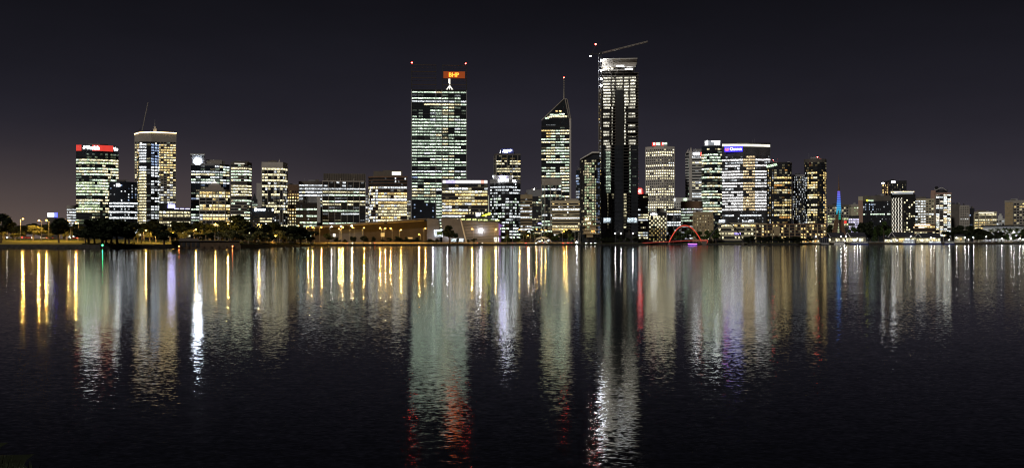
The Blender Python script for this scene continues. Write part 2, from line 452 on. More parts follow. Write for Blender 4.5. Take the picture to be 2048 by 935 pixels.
def tower(name, label, x0, x1, yt, D, depth=32, plan=None, core='glass', band=None, band_h=1.1, band_out=.35, pier=None, pier_bay=1, pier_w=.7,
          fl=4.0, bay=5.0, wf=.88, st=None, crown=3.0, crown_mat=None, base=8.0, fn=None, group=None, cat='building', rot=0.0, hs=None, seed=None):
    """a building: core, crown, one band for each floor, piers and one pane for each lit bay"""
    global R
    if seed is not None: R = random.Random(seed)
    o = B(); X = wx((x0 + x1) / 2, D); o.D = D; o.X = X
    o.phi = -math.atan2(X, D) + rot; c, s = math.cos(o.phi), math.sin(o.phi)
    zb = max(0.5, gz((x0 + x1) / 2, D) - .4); o.zb = zb
    o.u = lambda px: ((px - CX) / F * D - X) / (c - (px - CX) / F * s)
    o.z = lambda py, px=(x0 + x1) / 2: CH + (HY - py) / F * (D + o.u(px) * s) - zb
    u0, u1 = o.u(x0), o.u(x1); w = u1 - u0; uc = (u0 + u1) / 2
    X += uc * c; Y = D + uc * s; o.X = X; D0 = D; o.D = Y
    uo = o.u; o.u = lambda px: uo(px) - uc
    o.w = w; o.H = H = o.z(yt); o.d = depth
    o.r = r = root(name, label, cat, (X, Y, zb), o.phi, group)
    pts = o.pts = plan_pts(plan, w, depth)
    mb = MB(); mb.prism(pts, -.4, H); part('core', mb, core, r)
    if crown and crown_mat:
        mb = MB(); mb.prism(offset(pts, band_out + .12), H - crown, H + .6); part('parapet', mb, crown_mat, r)
    if H > 35 and depth > 21 and name not in ('frame_topped_tower', 'slant_topped_tower', 'unfinished_tower', 'concrete_tower', 'ring_sign_tower', 'pyramid_roof_office', 'curved_apartments', 'glass_tower', 'podium', 'apartment_podium'):
        q = random.Random(int(x0 * 3 + yt))      # plant rooms, ducts and aerials behind the parapet
        for k in range(q.choice((1, 2, 2, 3))):
            pw, ph = w * q.uniform(.12, .3), q.uniform(1.6, 3.4); block('roof_plant', q.choice(('concrete_dark', 'grey_panel', 'metal_dark')), r, (q.uniform(-.3, .3) * w, depth * q.uniform(.4, .65), H + .3 + ph / 2), (pw, depth * .25, ph))
        for k in range(q.choice((0, 1, 1, 2))):
            ah = q.uniform(3, 9); mb = MB(); ax = q.uniform(-.35, .35) * w; mb.tube((ax, depth * .4, H - .5), (ax, depth * .4, H + ah), .2, .1, 5); mb.box((ax, depth * .4, H + ah * .7), (1.0, .12, .12)); part('aerial', mb, 'metal_grey', r)
    ztop = H - crown
    nf = max(0, int((ztop - base) / fl)); o.nf = nf; o.fl = fl
    if band and nf:
        mb = MB(); mb.prism(offset(pts, band_out), 0, band_h); me = mb.mesh('floor_band', band)
        for k in range(nf): put('floor_band', me, r, (0, 0, ztop - (k + 1) * fl))
    # the sides that face the camera
    edges = []
    for i in range(len(pts)):
        a, e = Vector(pts[i]), Vector(pts[(i + 1) % len(pts)]); dv = e - a
        if dv.length < .8: continue
        nx, ny = dv.y / dv.length, -dv.x / dv.length
        wxn, wyn = nx * c - ny * s, nx * s + ny * c
        mx, my = (a + e) / 2; qx, qy = X + mx * c - my * s, Y + mx * s + my * c
        if (-qx * wxn - qy * wyn) / math.hypot(qx, qy) > .06: edges.append((a, e, dv.length, nx, ny))
    total = sum(e[2] for e in edges); o.edges = edges
    bays = []
    run = 0.0
    for (a, e, ln, nx, ny) in edges:
        nb = max(1, round(ln / bay)); an = math.atan2(e.y - a.y, e.x - a.x)
        for j in range(nb):
            p = a + (e - a) * ((j + .5) / nb)
            bays.append((p.x + nx * .05, p.y + ny * .05, an, ln / nb * wf, (p.x + w / 2) / w))
        if pier:
            pmat = pier
            for j in range(nb + 1):
                if j % pier_bay: continue
                p = a + (e - a) * (j / nb)
                if j in (0, nb) and len(edges) > 4 and j == nb: continue
                block('pier', pmat, r, (p.x + nx * (band_out * .5 + .1), p.y + ny * (band_out * .5 + .1), (ztop + base * .3) / 2), (pier_w, band_out + .5, ztop - base * .3), an)
    wh = (fl - band_h) * .86 if band else fl * .5
    zofs = band_h / 2 if band else 0
    if hs: wh = hs
    items = []; res_dim = .3 if band in ('glass', 'black_panel') else .15
    if st:
        for k in range(nf):
            q = R.uniform(0, sum(st['p'])); mode = 0 if q < st['p'][0] else (1 if q < st['p'][0] + st['p'][1] else 2)
            fc = pick(st['c']); on = R.random() < .5; lev = R.uniform(.6, 1.15)
            zc = ztop - (k + .5) * fl + zofs
            for bi, (bx, by, an, bw, fx) in enumerate(bays):
                if R.random() < .22: on = R.random() < .6
                lit = {0: R.random() < st['lo'], 1: on, 2: R.random() < .96}[mode]
                col = fc if R.random() < .8 else pick(st['c'])
                v = st['s'] * lev * R.choice((.5, .75, .9, 1, 1, 1.15))
                if mode == 0: v *= .6
                dw, dh = 1.0, 1.0
                if fn:
                    res = fn(k, fx, bi, len(bays))
                    if res is False: lit = False
                    elif res is True: lit = True
                    elif isinstance(res, tuple):
                        if len(res) == 4: lit = R.random() < res[0]; col = pick([(res[1], 1)]); v = res[2] * R.uniform(.7, 1.2); dw = res[3]
                if not lit and res_dim and R.random() < res_dim: lit = True; v = R.uniform(.03, .12)
                if lit: items.append((bx, by, zc, an, bw * dw, wh * dh, col, v))
    o.items = items
    lim = 300
    if len(items) > lim:
        R.shuffle(items)
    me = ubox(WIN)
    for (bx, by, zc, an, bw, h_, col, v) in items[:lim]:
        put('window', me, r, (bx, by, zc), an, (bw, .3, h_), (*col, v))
    if len(items) > lim:
        mb = MB(); cs = []
        for (bx, by, zc, an, bw, h_, col, v) in items[lim:]:
            mb.box((bx, by, zc), (bw, .3, h_), an); cs += [(*col, v)] * 24
        ob = part('small_windows', mb, WINS, r); stuff(ob)
        at = ob.data.attributes.new('lit', 'FLOAT_COLOR', 'CORNER')
        at.data.foreach_set('color', [q for c4 in cs for q in c4])
    return o
def sign(o, text, x0, x1, y0, y1, mat, v=-.8, panel=None, pad=.6, name='sign'):
    w, h = o.u(x1) - o.u(x0), o.z(y0) - o.z(y1)
    ux, uz = (o.u(x0) + o.u(x1)) / 2, (o.z(y0) + o.z(y1)) / 2
    if panel:
        p = block(name, panel, o.r, (ux, v + .25, uz), (w + 2 * pad, .4, h + 2 * pad))
    return put('lettering', text_mesh(text, w, h, mat), o.r, (ux, v, uz))
def ublock(o, name, mat, x0, x1, y0, y1, v0, v1):
    """a box on a building given by its outline in the picture and its depth behind the front"""
    return block(name, mat, o.r, ((o.u(x0) + o.u(x1)) / 2, (v0 + v1) / 2, (o.z(y0) + o.z(y1)) / 2), (o.u(x1) - o.u(x0), v1 - v0, o.z(y0) - o.z(y1)))
def beacon(o, px, py, v=4.0, r=.9, mat='red_beacon', y_foot=None):
    h = o.z(py); p = MB(); z0 = o.z(y_foot) if y_foot else h - 2.5
    p.tube((o.u(px), v, z0), (o.u(px), v, h - r), .14); a = part('beacon_mast', p, 'metal_dark', o.r)
    q = MB(); q.ball((o.u(px), v, h), r); put('beacon', q.mesh('beacon', mat), a)

# ------------------------------------------------------------------ the skyline, from left to right
emit('sign_white', (.95, .98, 1), 16)
emit('sign_white_soft', (.95, .98, 1), 4)
emit('sign_violet', (.52, .48, 1), 32)
emit('strip_violet', (.50, .48, 1), 3)
emit('sign_orange', (1, .15, .015), 6.5)
emit('sign_red', (1, .05, .04), 7)
emit('panel_red', (1, .07, .05), 1.0, 'NONE')
emit('sign_blue', (.05, .06, 1), 6)
emit('sign_yellow', (.80, .85, .03), 8)
emit('sign_green', (.75, 1, .7), 2.4)
emit('strip_warm', (1, .72, .36), 6)
emit('strip_cream', (1, .95, .8), 1.6)
emit('disc_white', (.80, .88, 1), 50)

def glyphs(o, n, x0, x1, y0, y1, mat, v=-.8):
    """lettering too small to read in the picture: a row of n uneven glowing strokes"""
    mb = MB(); u0, u1 = o.u(x0), o.u(x1); z1, z0 = o.z(y0), o.z(y1); p = (u1 - u0) / n; q = random.Random(n * 7 + int(x0))
    for k in range(n):
        h = (z1 - z0) * q.uniform(.72, 1.0); w_ = p * q.uniform(.66, .86); c = u0 + p * (k + .5)
        mb.box((c - w_ * .3, v, z0 + h / 2), (w_ * .34, .3, h)); mb.box((c + w_ * .3, v, z0 + h / 2), (w_ * .34, .3, h * .9)); mb.box((c, v, z0 + h * q.choice((.12, .5, .86))), (w_ * .4, .28, h * .22))
    return part('lettering', mb, mat, o.r)
# far low office behind the trees
tower('office_block', 'small pale office with three white window bands left of the red-crowned tower', 134, 152, 411, 1560, 20, ('arc', 3), 'concrete_dark', 'concrete', 1.8, st=sty(0, 0, 1, [(WHITE, 1)], .9), crown=5, crown_mat='concrete', base=2, bay=4)
o = tower('billboard_building', 'far flat building topped by a glowing white and blue billboard', 94, 115, 425, 1200, 8, None, 'concrete_dark', st=None, crown=0)
ublock(o, 'billboard', 'sign_white_soft', 95, 108, 426, 433, -.6, -.1)
ublock(o, 'billboard', 'sign_blue', 108, 115, 425, 434, -.6, -.1)

# red crowned tower
def f(k, x, i, n):
    if k in (0, 1): return False
    if k in (21, 22, 23, 24, 25) and R.random() < .8: return False
    if x > .62 and .5 < R.random(): return (.75, CREAM, .95, 1)
    return None
o = tower('red_crowned_tower', 'curved dark glass tower with glowing red crown at the far left', 152, 237, 290, 1500, 40, ('arc', 9), 'glass', 'black_panel', 1.4, .3, fl=4.1, bay=4.2, wf=.95, st=sty(.1, .3, .6, [(GREEN, 4), (COOL, 4), (CREAM, 3)], .85), crown=12, fn=f, base=10, seed=11)
n = len(o.pts)
for i in range(8):       # crown panels, red where unlettered, between slim ribs
    a, e = Vector(o.pts[i]), Vector(o.pts[i + 1]); mid = (a + e) / 2; an = math.atan2(e.y - a.y, e.x - a.x); ln = (e - a).length
    dark = i in (1, 2, 7)
    block('crown_panel', 'black_panel' if dark else 'panel_red', o.r, (mid.x, mid.y - .5, o.H - 4.2), (ln * .98, .4, 8.4), an)
    for q in range(6):
        p = a + (e - a) * (q / 6); block('crown_rib', 'metal_dark', o.r, (p.x, p.y - .8, o.H - 4.2), (.22, .3, 8.6), an)
sign(o, 'Woodside', 173, 199, 292, 299, 'sign_white', -1.3)
mb = MB()
for g in range(3):
    mb.slab([(-1.6 + 1.1 * g, -1.2 + g * .6), (-.6 + 1.1 * g, 1.8), (.2 + 1.1 * g, 2.0 - g * .4), (-.4 + 1.1 * g, -2 + g * .6)], -.15, .15)
put('emblem', mb.mesh('emblem', 'sign_white'), o.r, (o.u(168.5), .6, o.z(295.5)))
sign(o, 'Woo', 228, 236, 293, 300, 'sign_white', 4.2)

# rounded dark office with the white block sign
def f(k, x, i, n):
    if k < 6: return (.25, BLUE if R.random() < .4 else WHITE, .5, .35)
    if k in (6, 7, 9, 11, 15, 16): return (.95, WHITE, 1.1, 1)
    return (.3, WHITE, .6, .4)
o = tower('office_block', 'low rounded dark office with a white block sign beside the red-crowned tower', 218, 275, 363, 1280, 36, ('arc', 8), 'glass_blue', None, 1.2, fl=3.6, bay=3.6, wf=.9, st=OFFICE_WHITE, crown=3, fn=f, base=6, seed=3)
ublock(o, 'sign', 'sign_white_soft', 232.3, 241.2, 366.8, 372.8, .6, 1.0); glyphs(o, 3, 232.8, 240.8, 367.2, 372.4, 'sign_white', .4)

# big concrete tower with warm roof line
def f(k, x, i, n):
    if k < 1: return False
    if x < .05: return None
    if k in (5, 12, 13, 14, 15, 16) and R.random() < .55: return False
    if k < 16: return (.92, WARM if R.random() < .7 else CREAM, .95, 1)
    return (.6, WHITE if R.random() < .5 else CREAM, .7, 1)
o = tower('concrete_tower', 'tall concrete tower outlined by a warm light strip along its roof', 269.5, 352, 266, 1680, 50, ('poly', [(-1, 14), (-.78, 6), (-.2, 0), (1, 0), (1, 44), (-1, 44)]), 'glass', 'concrete', 1.9, .5, 'concrete', 1, .9, 4.0, 4.6, .86, OFFICE_CREAM, 14, 'concrete', 10, f, seed=5)
mb = MB(); tp = [(-o.w / 2 - .6, 13.4), (-o.w * .39, 5.2), (-o.w * .1, -.9), (o.w / 2 + .6, -.9)]
hz = [o.H - 1.5, o.H + .4, o.H + 1.4, o.H + .9]
for (a, e), (h1, h2) in zip(zip(tp, tp[1:]), zip(hz, hz[1:])): mb.tube((a[0], a[1], h1), (e[0], e[1], h2), .75)
put('roof_light', mb.mesh('roof_light', 'strip_warm'), o.r)
mb = MB(); mb.slab([(-o.w * .3, o.H + .3), (o.w * .5, o.H + .3), (o.w * .46, o.H + 1.2), (-o.w * .1, o.H + 2.2)], 3, 20); part('roof_plant', mb, 'concrete', o.r)
mb = MB(); zt = o.z(238); ux = o.u(310)
mb.tube((ux, 8, o.H + 1), (ux, 8, zt), .5, .12); mb.box((ux, 8, o.H + 5), (5, 5, 5)); mb.box((ux, 8, o.H + 9), (2.6, 2.6, 4)); part('roof_mast', mb, 'concrete_light', o.r)

def luffing_crane(name, label, D, px_base, py_base, px_tip, py_tip, s=1.0, red=True, v=0):
    """a luffing tower crane head: slewing deck, counterweight, A-frame, lattice jib"""
    X, Z = wx(px_base, D), wz(py_base, D)
    r = root(name, label, 'crane', (X, D, Z))
    tip = Vector((wx(px_tip, D) - X, 6, wz(py_tip, D) - Z)); sg = 1 if tip.x >= 0 else -1
    mb = MB(); n = 12
    for k in range(n):
        a, e = tip * (k / n), tip * ((k + 1) / n); w0 = 1.1 * s
        up = Vector((-tip.z, 0, tip.x)).normalized() * (w0 * sg); sd = Vector((0, w0 * .6, 0))
        for q in (sd, -sd): mb.tube(a + q, e + q, .3 * s, n=4)
        mb.tube(a + up, e + up, .3 * s, n=4); mb.tube(a + sd, e + up, .18 * s, n=4); mb.tube(a - sd, e + up, .18 * s, n=4); mb.tube(a + up, e - sd, .18 * s, n=4)
    part('jib', mb, 'concrete', r)
    mb = MB(); mb.box((-sg * 4.5 * s, 0, .2), (11 * s, 2.4 * s, .8 * s)); mb.box((-sg * 9 * s, 0, -1.0 * s), (2.4 * s, 2.6 * s, 2.2 * s)); part('counter_deck', mb, 'metal_dark', r)
    mb = MB(); mb.box((sg * 1.2 * s, -1.8 * s, 1.2 * s), (2 * s, 1.6 * s, 2.2 * s)); part('cab', mb, 'metal_dark', r)
    mb = MB(); top = Vector((-sg * 4.2 * s, 0, 9.5 * s))
    for q in (-.9, .9):
        mb.tube((-sg * 1 * s, q * s, .4), top, .2 * s, n=4); mb.tube((-sg * 8 * s, q * s, .4), top, .16 * s, n=4)
    mb.tube(top, tip * .96, .07 * s, n=4); part('a_frame', mb, 'metal_dark', r)
    if red:
        q = MB(); q.ball(top + Vector((0, 0, .8)), .75 * s); part('beacon', q, 'red_beacon', r)
    return r
luffing_crane('tower_crane', 'thin upright crane rising behind the concrete tower with warm roof line', 1760, 284, 264, 294, 204, .75, False)
# curved glass tower in front of it
def f(k, x, i, n):
    if .38 < x < .66: return False
    if x >= .66:
        if k > 9 and k % 3 == 0: return False
        return (.9, BLUE if k < 8 else WHITE, .42 if k < 8 else .75, .8)
    if x < .1: return (.6, WARM, .35, .8)
    if k == 7: return False
    return (.97, WHITE if k < 10 else CREAM, .8 if k < 10 else .75, 1)
o = tower('glass_tower', 'slim rounded dark glass tower in front of the concrete tower', 275, 319, 283, 1450, 30, ('oval',), 'glass', 'black_panel', 1.3, .25, fl=3.9, bay=4.6, wf=.92, st=OFFICE_WHITE, crown=3, fn=f, base=4, seed=8)
block('rooftop_glow', 'strip_cream', o.r, (o.u(286), 3.4, o.H - 2.0), (8, .5, 1.6)); block('rooftop_glow', 'strip_cream', o.r, (o.u(309), 3.6, o.H - 2.0), (6, .5, 1.6))

# low building with the violet sign
o = tower('low_office', 'low building with violet roof sign left of the ring-sign tower', 318, 381, 420, 1380, 30, None, 'glass', 'concrete_dark', 1.4, .3, 'concrete_dark', 1, .5, 4.4, 4.2, .8, sty(0, .2, .8, [(CREAM, 4), (WARM, 1), (WHITE, 1)], .8), 1.5, 'black_panel', 2, seed=9)
ublock(o, 'roof_screen', 'black_panel', 319, 352, 407, 419, .5, 4)
ublock(o, 'sign', 'strip_violet', 335.8, 350.2, 408, 415.4, .1, .4); glyphs(o, 4, 336, 350, 408.4, 415, 'sign_violet', -.2)
for a in (349, 360, 371): ublock(o, 'light_strip', 'strip_violet', a, a + 8.5, 416.3, 418, -.9, -.4)

# tower with the ring sign
def f(k, x, i, n):
    if k in (4, 9, 10, 11) and R.random() < .5: return False
    return None
o = tower('ring_sign_tower', 'glass tower with a bright white ring sign high on its left', 382, 459, 328, 1560, 36, ('corner', .74, 0, 14), 'glass_blue', 'glass', 1.3, .2, 'glass_grey', 1, .5, 4.0, 6.4, .9, OFFICE_COOL, 2.4, 'grey_panel', 8, f, seed=21)
ublock(o, 'sign_tower', 'grey_panel', 384, 409, 311.5, 331, .4, 14); ublock(o, 'roof_canopy', 'white_panel', 380.5, 410, 308, 311, -3, 15)
ublock(o, 'plant_room', 'concrete', 411.5, 444, 319, 328, 4, 18); ublock(o, 'plant_room', 'concrete_dark', 444, 450, 321, 328, 5, 18)
mb = MB(); rr, r2 = 5.0, 1.5
for k in range(28):
    a, e = 2 * math.pi * k / 28, 2 * math.pi * (k + 1) / 28
    mb.add([(rr * math.cos(a), 0, rr * math.sin(a)), (rr * math.cos(e), 0, rr * math.sin(e)), (r2 * math.cos(e), 0, r2 * math.sin(e)), (r2 * math.cos(a), 0, r2 * math.sin(a)),
            (rr * math.cos(a), .5, rr * math.sin(a)), (rr * math.cos(e), .5, rr * math.sin(e)), (r2 * math.cos(e), .5, r2 * math.sin(e)), (r2 * math.cos(a), .5, r2 * math.sin(a))], [(0, 1, 2, 3), (4, 7, 6, 5), (0, 4, 5, 1), (3, 2, 6, 7)])
put('ring_sign', mb.mesh('ring_sign', 'disc_white'), o.r, (o.u(395.5), -.5, o.z(323)))
# office with a lit pyramid
o = tower('pyramid_roof_office', 'pale mid-rise office with a stepped pyramid roof lit at its tip', 399, 460, 380, 1330, 30, ('corner', .84, 0, 6), 'glass', 'concrete_light', .9, .35, 'concrete_light', 2, .8, 4.1, 3.7, .9, sty(.15, .4, .45, [(CREAM, 5), (WARM, 2), (WHITE, 1)], .8), 2, 'concrete', 4, seed=33)
for a, (x0, x1, y0, y1) in enumerate(((411, 447, 374, 379), (417, 442, 369, 374))): ublock(o, 'roof_step', 'concrete', x0, x1, y0, y1, 2 + 3 * a, 22 - 3 * a)
mb = MB(); ux, hw, z0, z1 = o.u(429.5), 6.2, o.z(369) + .05, o.z(361)
mb.add([(ux - hw, 6, z0), (ux + hw, 6, z0), (ux + hw, 6 + 2 * hw, z0), (ux - hw, 6 + 2 * hw, z0), (ux, 6 + hw, z1)], [(0, 1, 4), (1, 2, 4), (2, 3, 4), (3, 0, 4), (3, 2, 1, 0)]); part('pyramid_roof', mb, 'concrete_light', o.r)
mb = MB(); hw = 3.2; z0 = z1 - 2.7
mb.add([(ux - hw, 8.9, z0), (ux + hw, 8.9, z0), (ux, 12, z1 + .5)], [(0, 1, 2)]); mb.add([(ux - hw, 9.1, z0), (ux + hw, 9.1, z0), (ux, 12.2, z1 + .4)], [(2, 1, 0)]); part('lit_tip', mb, 'strip_cream', o.r)
# banded tower with rounded corner
o = tower('banded_tower', 'cream-banded tower with a rounded top storey beside the pyramid-roof office', 462, 503, 325, 1400, 34, ('poly', [(-1, 3), (-.6, 0), (.55, 0), (.78, 4), (1, 12), (1, 34), (-1, 34)]), 'glass', 'concrete', 1.7, .5, None, 1, .7, 3.9, 4.0, .95, sty(.25, .3, .45, [(CREAM, 5), (COOL, 3), (WHITE, 1)], .85), 3.0, 'concrete_dark', 6, seed=14)
ublock(o, 'plant_room', 'concrete_dark', 467, 497, 322, 325, 5, 20); block('rooftop_glow', 'strip_cream', o.r, (o.u(479), -.75, o.H - 1.4), (13, .3, .7))
# white blank slab
o = tower('white_slab', 'blank white slab building between the banded tower and the pier tower', 513, 523.5, 366, 1560, 20, None, 'concrete_light', crown=0, st=None)
o = tower('narrow_office', 'narrow grey office with small lit windows beside the blank white slab', 504, 515, 398, 1480, 20, None, 'glass_grey', 'grey_panel', 1.6, .3, st=sty(.2, .8, 0, [(COOL, 1), (CREAM, 1)], .6), bay=2.6, base=2, fl=4)
mb = MB(); ux = o.u(509); z0 = o.H
mb.add([(ux - 3, 1, z0), (ux + 3, 1, z0), (ux + 3, 7, z0), (ux - 3, 7, z0), (ux, 4, z0 + 9)], [(0, 1, 4), (1, 2, 4), (2, 3, 4), (3, 0, 4), (3, 2, 1, 0)]); part('green_spire', mb, 'glass_grey', o.r)
# low dark office with ring emblem
def f(k, x, i, n):
    if k >= 3 and .42 < x < .85 and k % 3 != 2: return (.9, CREAM, .8, 1)
    return (.06, WHITE, .7, .4)
o = tower('low_office', 'low dark office with a white ring emblem and glowing name above the trees', 500, 549, 415, 1150, 24, None, 'glass_blue', None, st=OFFICE_CREAM, fn=f, crown=2, base=0, fl=2.9, bay=2.6, seed=4)
mb = MB()
for k in range(14):
    a, e = 2 * math.pi * k / 14, 2 * math.pi * (k + 1) / 14; mb.tube((1.25 * math.cos(a), 0, 1.25 * math.sin(a)), (1.25 * math.cos(e), 0, 1.25 * math.sin(e)), .36)
put('ring_emblem', mb.mesh('ring_emblem', 'sign_white'), o.r, (o.u(511.7), -.6, o.z(419.3)))
glyphs(o, 7, 516, 531, 417.3, 420.6, 'sign_white', -.6)
ublock(o, 'end_sign', 'sign_white_soft', 544, 546.6, 417.4, 421.5, -.6, -.1)
# pier tower
def f(k, x, i, n):
    if k in (0, 2, 4, 6, 9, 13, 15, 20): return (.95, CREAM, .9, 1)
    if k > 14 and x > .5 and k < 20: return (.1, WHITE, .5, .5)
    return (.28, CREAM if R.random() < .6 else WHITE, .6, .8)
o = tower('pier_tower', 'dark office tower with pale vertical piers and a blank concrete cap', 523.5, 575, 325, 1380, 34, ('corner', .82, 0, 16), 'glass', 'black_panel', .9, .15, 'concrete_light', 2, .75, 3.75, 3.9, .9, OFFICE_CREAM, 7.2, 'concrete_light', 4, f, seed=17)
ublock(o, 'plant_room', 'concrete_dark', 541, 554, 320, 325, 6, 14); mb = MB(); mb.tube((o.u(559), 8, o.H), (o.u(559), 8, o.z(317)), .5, .3); mb.ball((o.u(559), 8, o.H + 2), 1.3); part('antenna', mb, 'concrete_light', o.r)
ublock(o, 'side_wall', 'concrete_dark', 566.8, 575, 334, 470, 15.2, 16.8)
# yellow punched windows
o = tower('brown_office', 'brown office with a grid of small yellow square windows', 573, 604, 370, 1460, 26, None, 'glass', 'brown_panel', 2.0, .35, 'brown_panel', 1, 1.5, 4.2, 3.3, .62, sty(.02, .2, .78, [(CREAM, 4), (WARM, 3)], .85), 8, 'brown_panel', 4, lambda k, x, i, n: False if k == 0 else None, seed=6)
# grey banded building with blank block
o = tower('grey_banded_office', 'grey banded office with white louvre bands behind the black glass block', 598, 646, 363, 1430, 30, ('arc', 4), 'glass', 'grey_panel', 2.0, .5, None, fl=4.6, bay=4, wf=.96, st=sty(0, .5, .5, [(WHITE, 4), (CREAM, 2)], .7), crown=4, crown_mat='concrete_dark', base=46, seed=12)
ublock(o, 'blank_wall', 'grey_panel', 606, 637, 392, 440, -2.5, -1.6); ublock(o, 'blank_wall', 'concrete_light', 634, 641, 392, 445, -3.4, -2.6)
def f(k, x, i, n):
    if k in (1, 3, 5, 6, 9): return (.8, COOL, .75, 1)
    return (.06, WHITE, .6, .4)
tower('black_glass_block', 'low black glass block with a few lit rows below the grey banded office', 592, 634, 405, 1250, 24, None, 'glass', None, pier='black_panel', pier_w=.3, band_out=.1, st=OFFICE_COOL, fn=f, crown=2, base=1, fl=4.0, bay=4.4, seed=2)
# black glass office with open crown
def f(k, x, i, n):
    if k == 0: return (.12, WHITE, .6, .5)
    if k in (1,): return (.15, WHITE, .6, .6)
    if k > 8 and x > .86: return (.2, WHITE, .5, .8)
    return None
o = tower('black_office', 'wide black glass office with slim pale mullions and a blank dark crown', 645, 731, 362, 1290, 36, None, 'glass', 'black_panel', 1.8, .2, 'concrete_light', 1, .4, 3.85, 7.2, .92, sty(.08, .35, .57, [(COOL, 5), (WHITE, 2), (CREAM, 2)], .85), 1.0, None, 4, f, seed=44)
ublock(o, 'roof_screen', 'concrete_dark', 647, 731.5, 347, 361.4, 1.5, 30); ublock(o, 'roof_edge', 'concrete_light', 645, 729, 361.6, 363.3, -.9, 1.2)
for a in (654.5, 681, 708): ublock(o, 'mullion', 'concrete_light', a - .5, a + .5, 357, 362, -.7, 1)
for k in range(24): ublock(o, 'screen_rib', 'black_panel', 648 + k * 3.5, 648.6 + k * 3.5, 347.6, 361, 1.2, 1.5)
# brown rounded office
def f(k, x, i, n):
    if k < 3: return (.08, WHITE, .7, .4)
    if x < .28: return (.75, WHITE if R.random() < .6 else CREAM, .8, .8)
    return None
o = tower('rounded_office', 'brown-banded office with a rounded left end and a lit roof room', 737, 814, 353, 1290, 36, ('poly', [(-1, 16), (-.95, 9), (-.78, 4), (-.5, 1), (-.2, 0), (1, 0), (1, 36), (-1, 36)]), 'glass', 'brown_panel', 1.0, .5, None, fl=3.7, bay=3.9, wf=.94, st=sty(.15, .35, .5, [(CREAM, 5), (WARM, 2), (WHITE, 2)], .8), crown=1.2, crown_mat='brown_panel', base=4, fn=f, seed=18)
ublock(o, 'plant_room', 'concrete_dark', 747, 766, 342, 353, 3, 22); ublock(o, 'plant_room', 'concrete_dark', 766, 805, 340, 353, 2, 24); ublock(o, 'roof_window', 'strip_cream', 784, 802, 343, 349.5, 1.6, 2.0)
for a in (731, 813.5):
    o2 = tower('narrow_office', 'narrow dark office squeezed left of the brown rounded office' if a < 800 else 'narrow office with pale piers squeezed against the tallest frame-topped tower', a, a + 8 if a < 800 else 826, 386 if a < 800 else 397, 1460, 18, None, 'glass', 'concrete', 1.6, .3, 'concrete', 1, .7, 4, 3, .8, sty(.3, .6, .1, [(WHITE, 2), (CREAM, 1)], .6), 3, 'concrete_dark', 2)

# tallest pair-slab tower with open frames on the roof
def f(k, x, i, n):
    low = k > 35
    if x < .44 and low:
        if k == 36: return (.6, COOL, .6, .8)
        return (.16, BLUE, .35, .25)
    if k == 0: return (1, CREAM if .4 < x < .55 else COOL, .62, 1)
    if k in (6, 7, 8, 15, 22) and (x < .3 or x > .8): return (.2, COOL, .4, .7)
    if k in (2, 10, 11, 18, 19, 27, 31) : return (.95, COOL, .9, 1)
    if .55 < x < .8 and k > 4: return (.75, CREAM if R.random() < .5 else COOL, .65, .95)
    return None
o = tower('frame_topped_tower', 'tall dark glass tower with open roof frames, red beacons and an orange roof sign', 823, 933.5, 180, 1400, 46, None, 'glass', 'glass', 2.0, .12, None, fl=4.06, bay=8.1, wf=.93, st=sty(.12, .4, .48, [(COOL, 6), (WHITE, 2), (CREAM, 1.5), (BLUE, .2)], .8), crown=2.2, crown_mat='black_panel', base=6, fn=f, seed=23)
for a in (823.2, 872, 884, 933.2): ublock(o, 'corner_column', 'metal_grey', a - .8, a + .8, 180, 440, -1.0, .3)
for yy in (227, 275, 298): ublock(o, 'plant_band', 'metal_dark', 824, 933, yy, yy + 1.4, -.7, .2)
for (a, e) in ((823, 872), (885, 933.5)):
    for xx in (a, e): ublock(o, 'frame_post', 'metal_dark', xx - .7, xx + .7, 129, 180, 2, 3.2)
    for xx in (a, e): ublock(o, 'frame_post', 'metal_dark', xx - .6, xx + .6, 130, 180, 26, 27)
    for yy in (129.5, 142.5, 155.5, 168.5):
        ublock(o, 'frame_rail', 'bronze_clad', a, e, yy, yy + 1.1, 1.6, 2.8)
        ublock(o, 'frame_rail', 'metal_dark', a, e, yy, yy + .8, 26.2, 27)
        for xx in (a, e): block('frame_tie', 'metal_dark', o.r, (o.u(xx), 14.6, o.z(yy + .6)), (.4, 23, .5))
sign(o, 'BHP', 898, 918, 145, 153.5, 'sign_orange', .6, None); emit('letter_halo', (1, .17, .02), .26); ublock(o, 'sign_panel', 'letter_halo', 887, 930, 142.5, 156, 1.0, 1.5)  # added panel glow stands in for the letters' halo and strengthens the reflection
beacon(o, 823.8, 125.5, 2.6, .7, y_foot=129); beacon(o, 931.5, 126, 2.6, .7, y_foot=129)
mb = MB(); ux = o.u(899.5); zt, z0 = o.z(156), o.z(179)
mb.tube((ux, 9, z0 + 3), (ux, 9, zt), .9, .7); mb.box((ux - .4, 9, zt - 2.5), (2.4, 2, 5.5))
for g in range(8):
    a = 2 * math.pi * g / 8; mb.tube((ux + 5.4 * math.cos(a), 9 + 5.4 * math.sin(a), z0), (ux + .6 * math.cos(a), 9 + .6 * math.sin(a), z0 + 6.5), .28)
part('lit_antenna', mb, 'strip_cream', o.r)
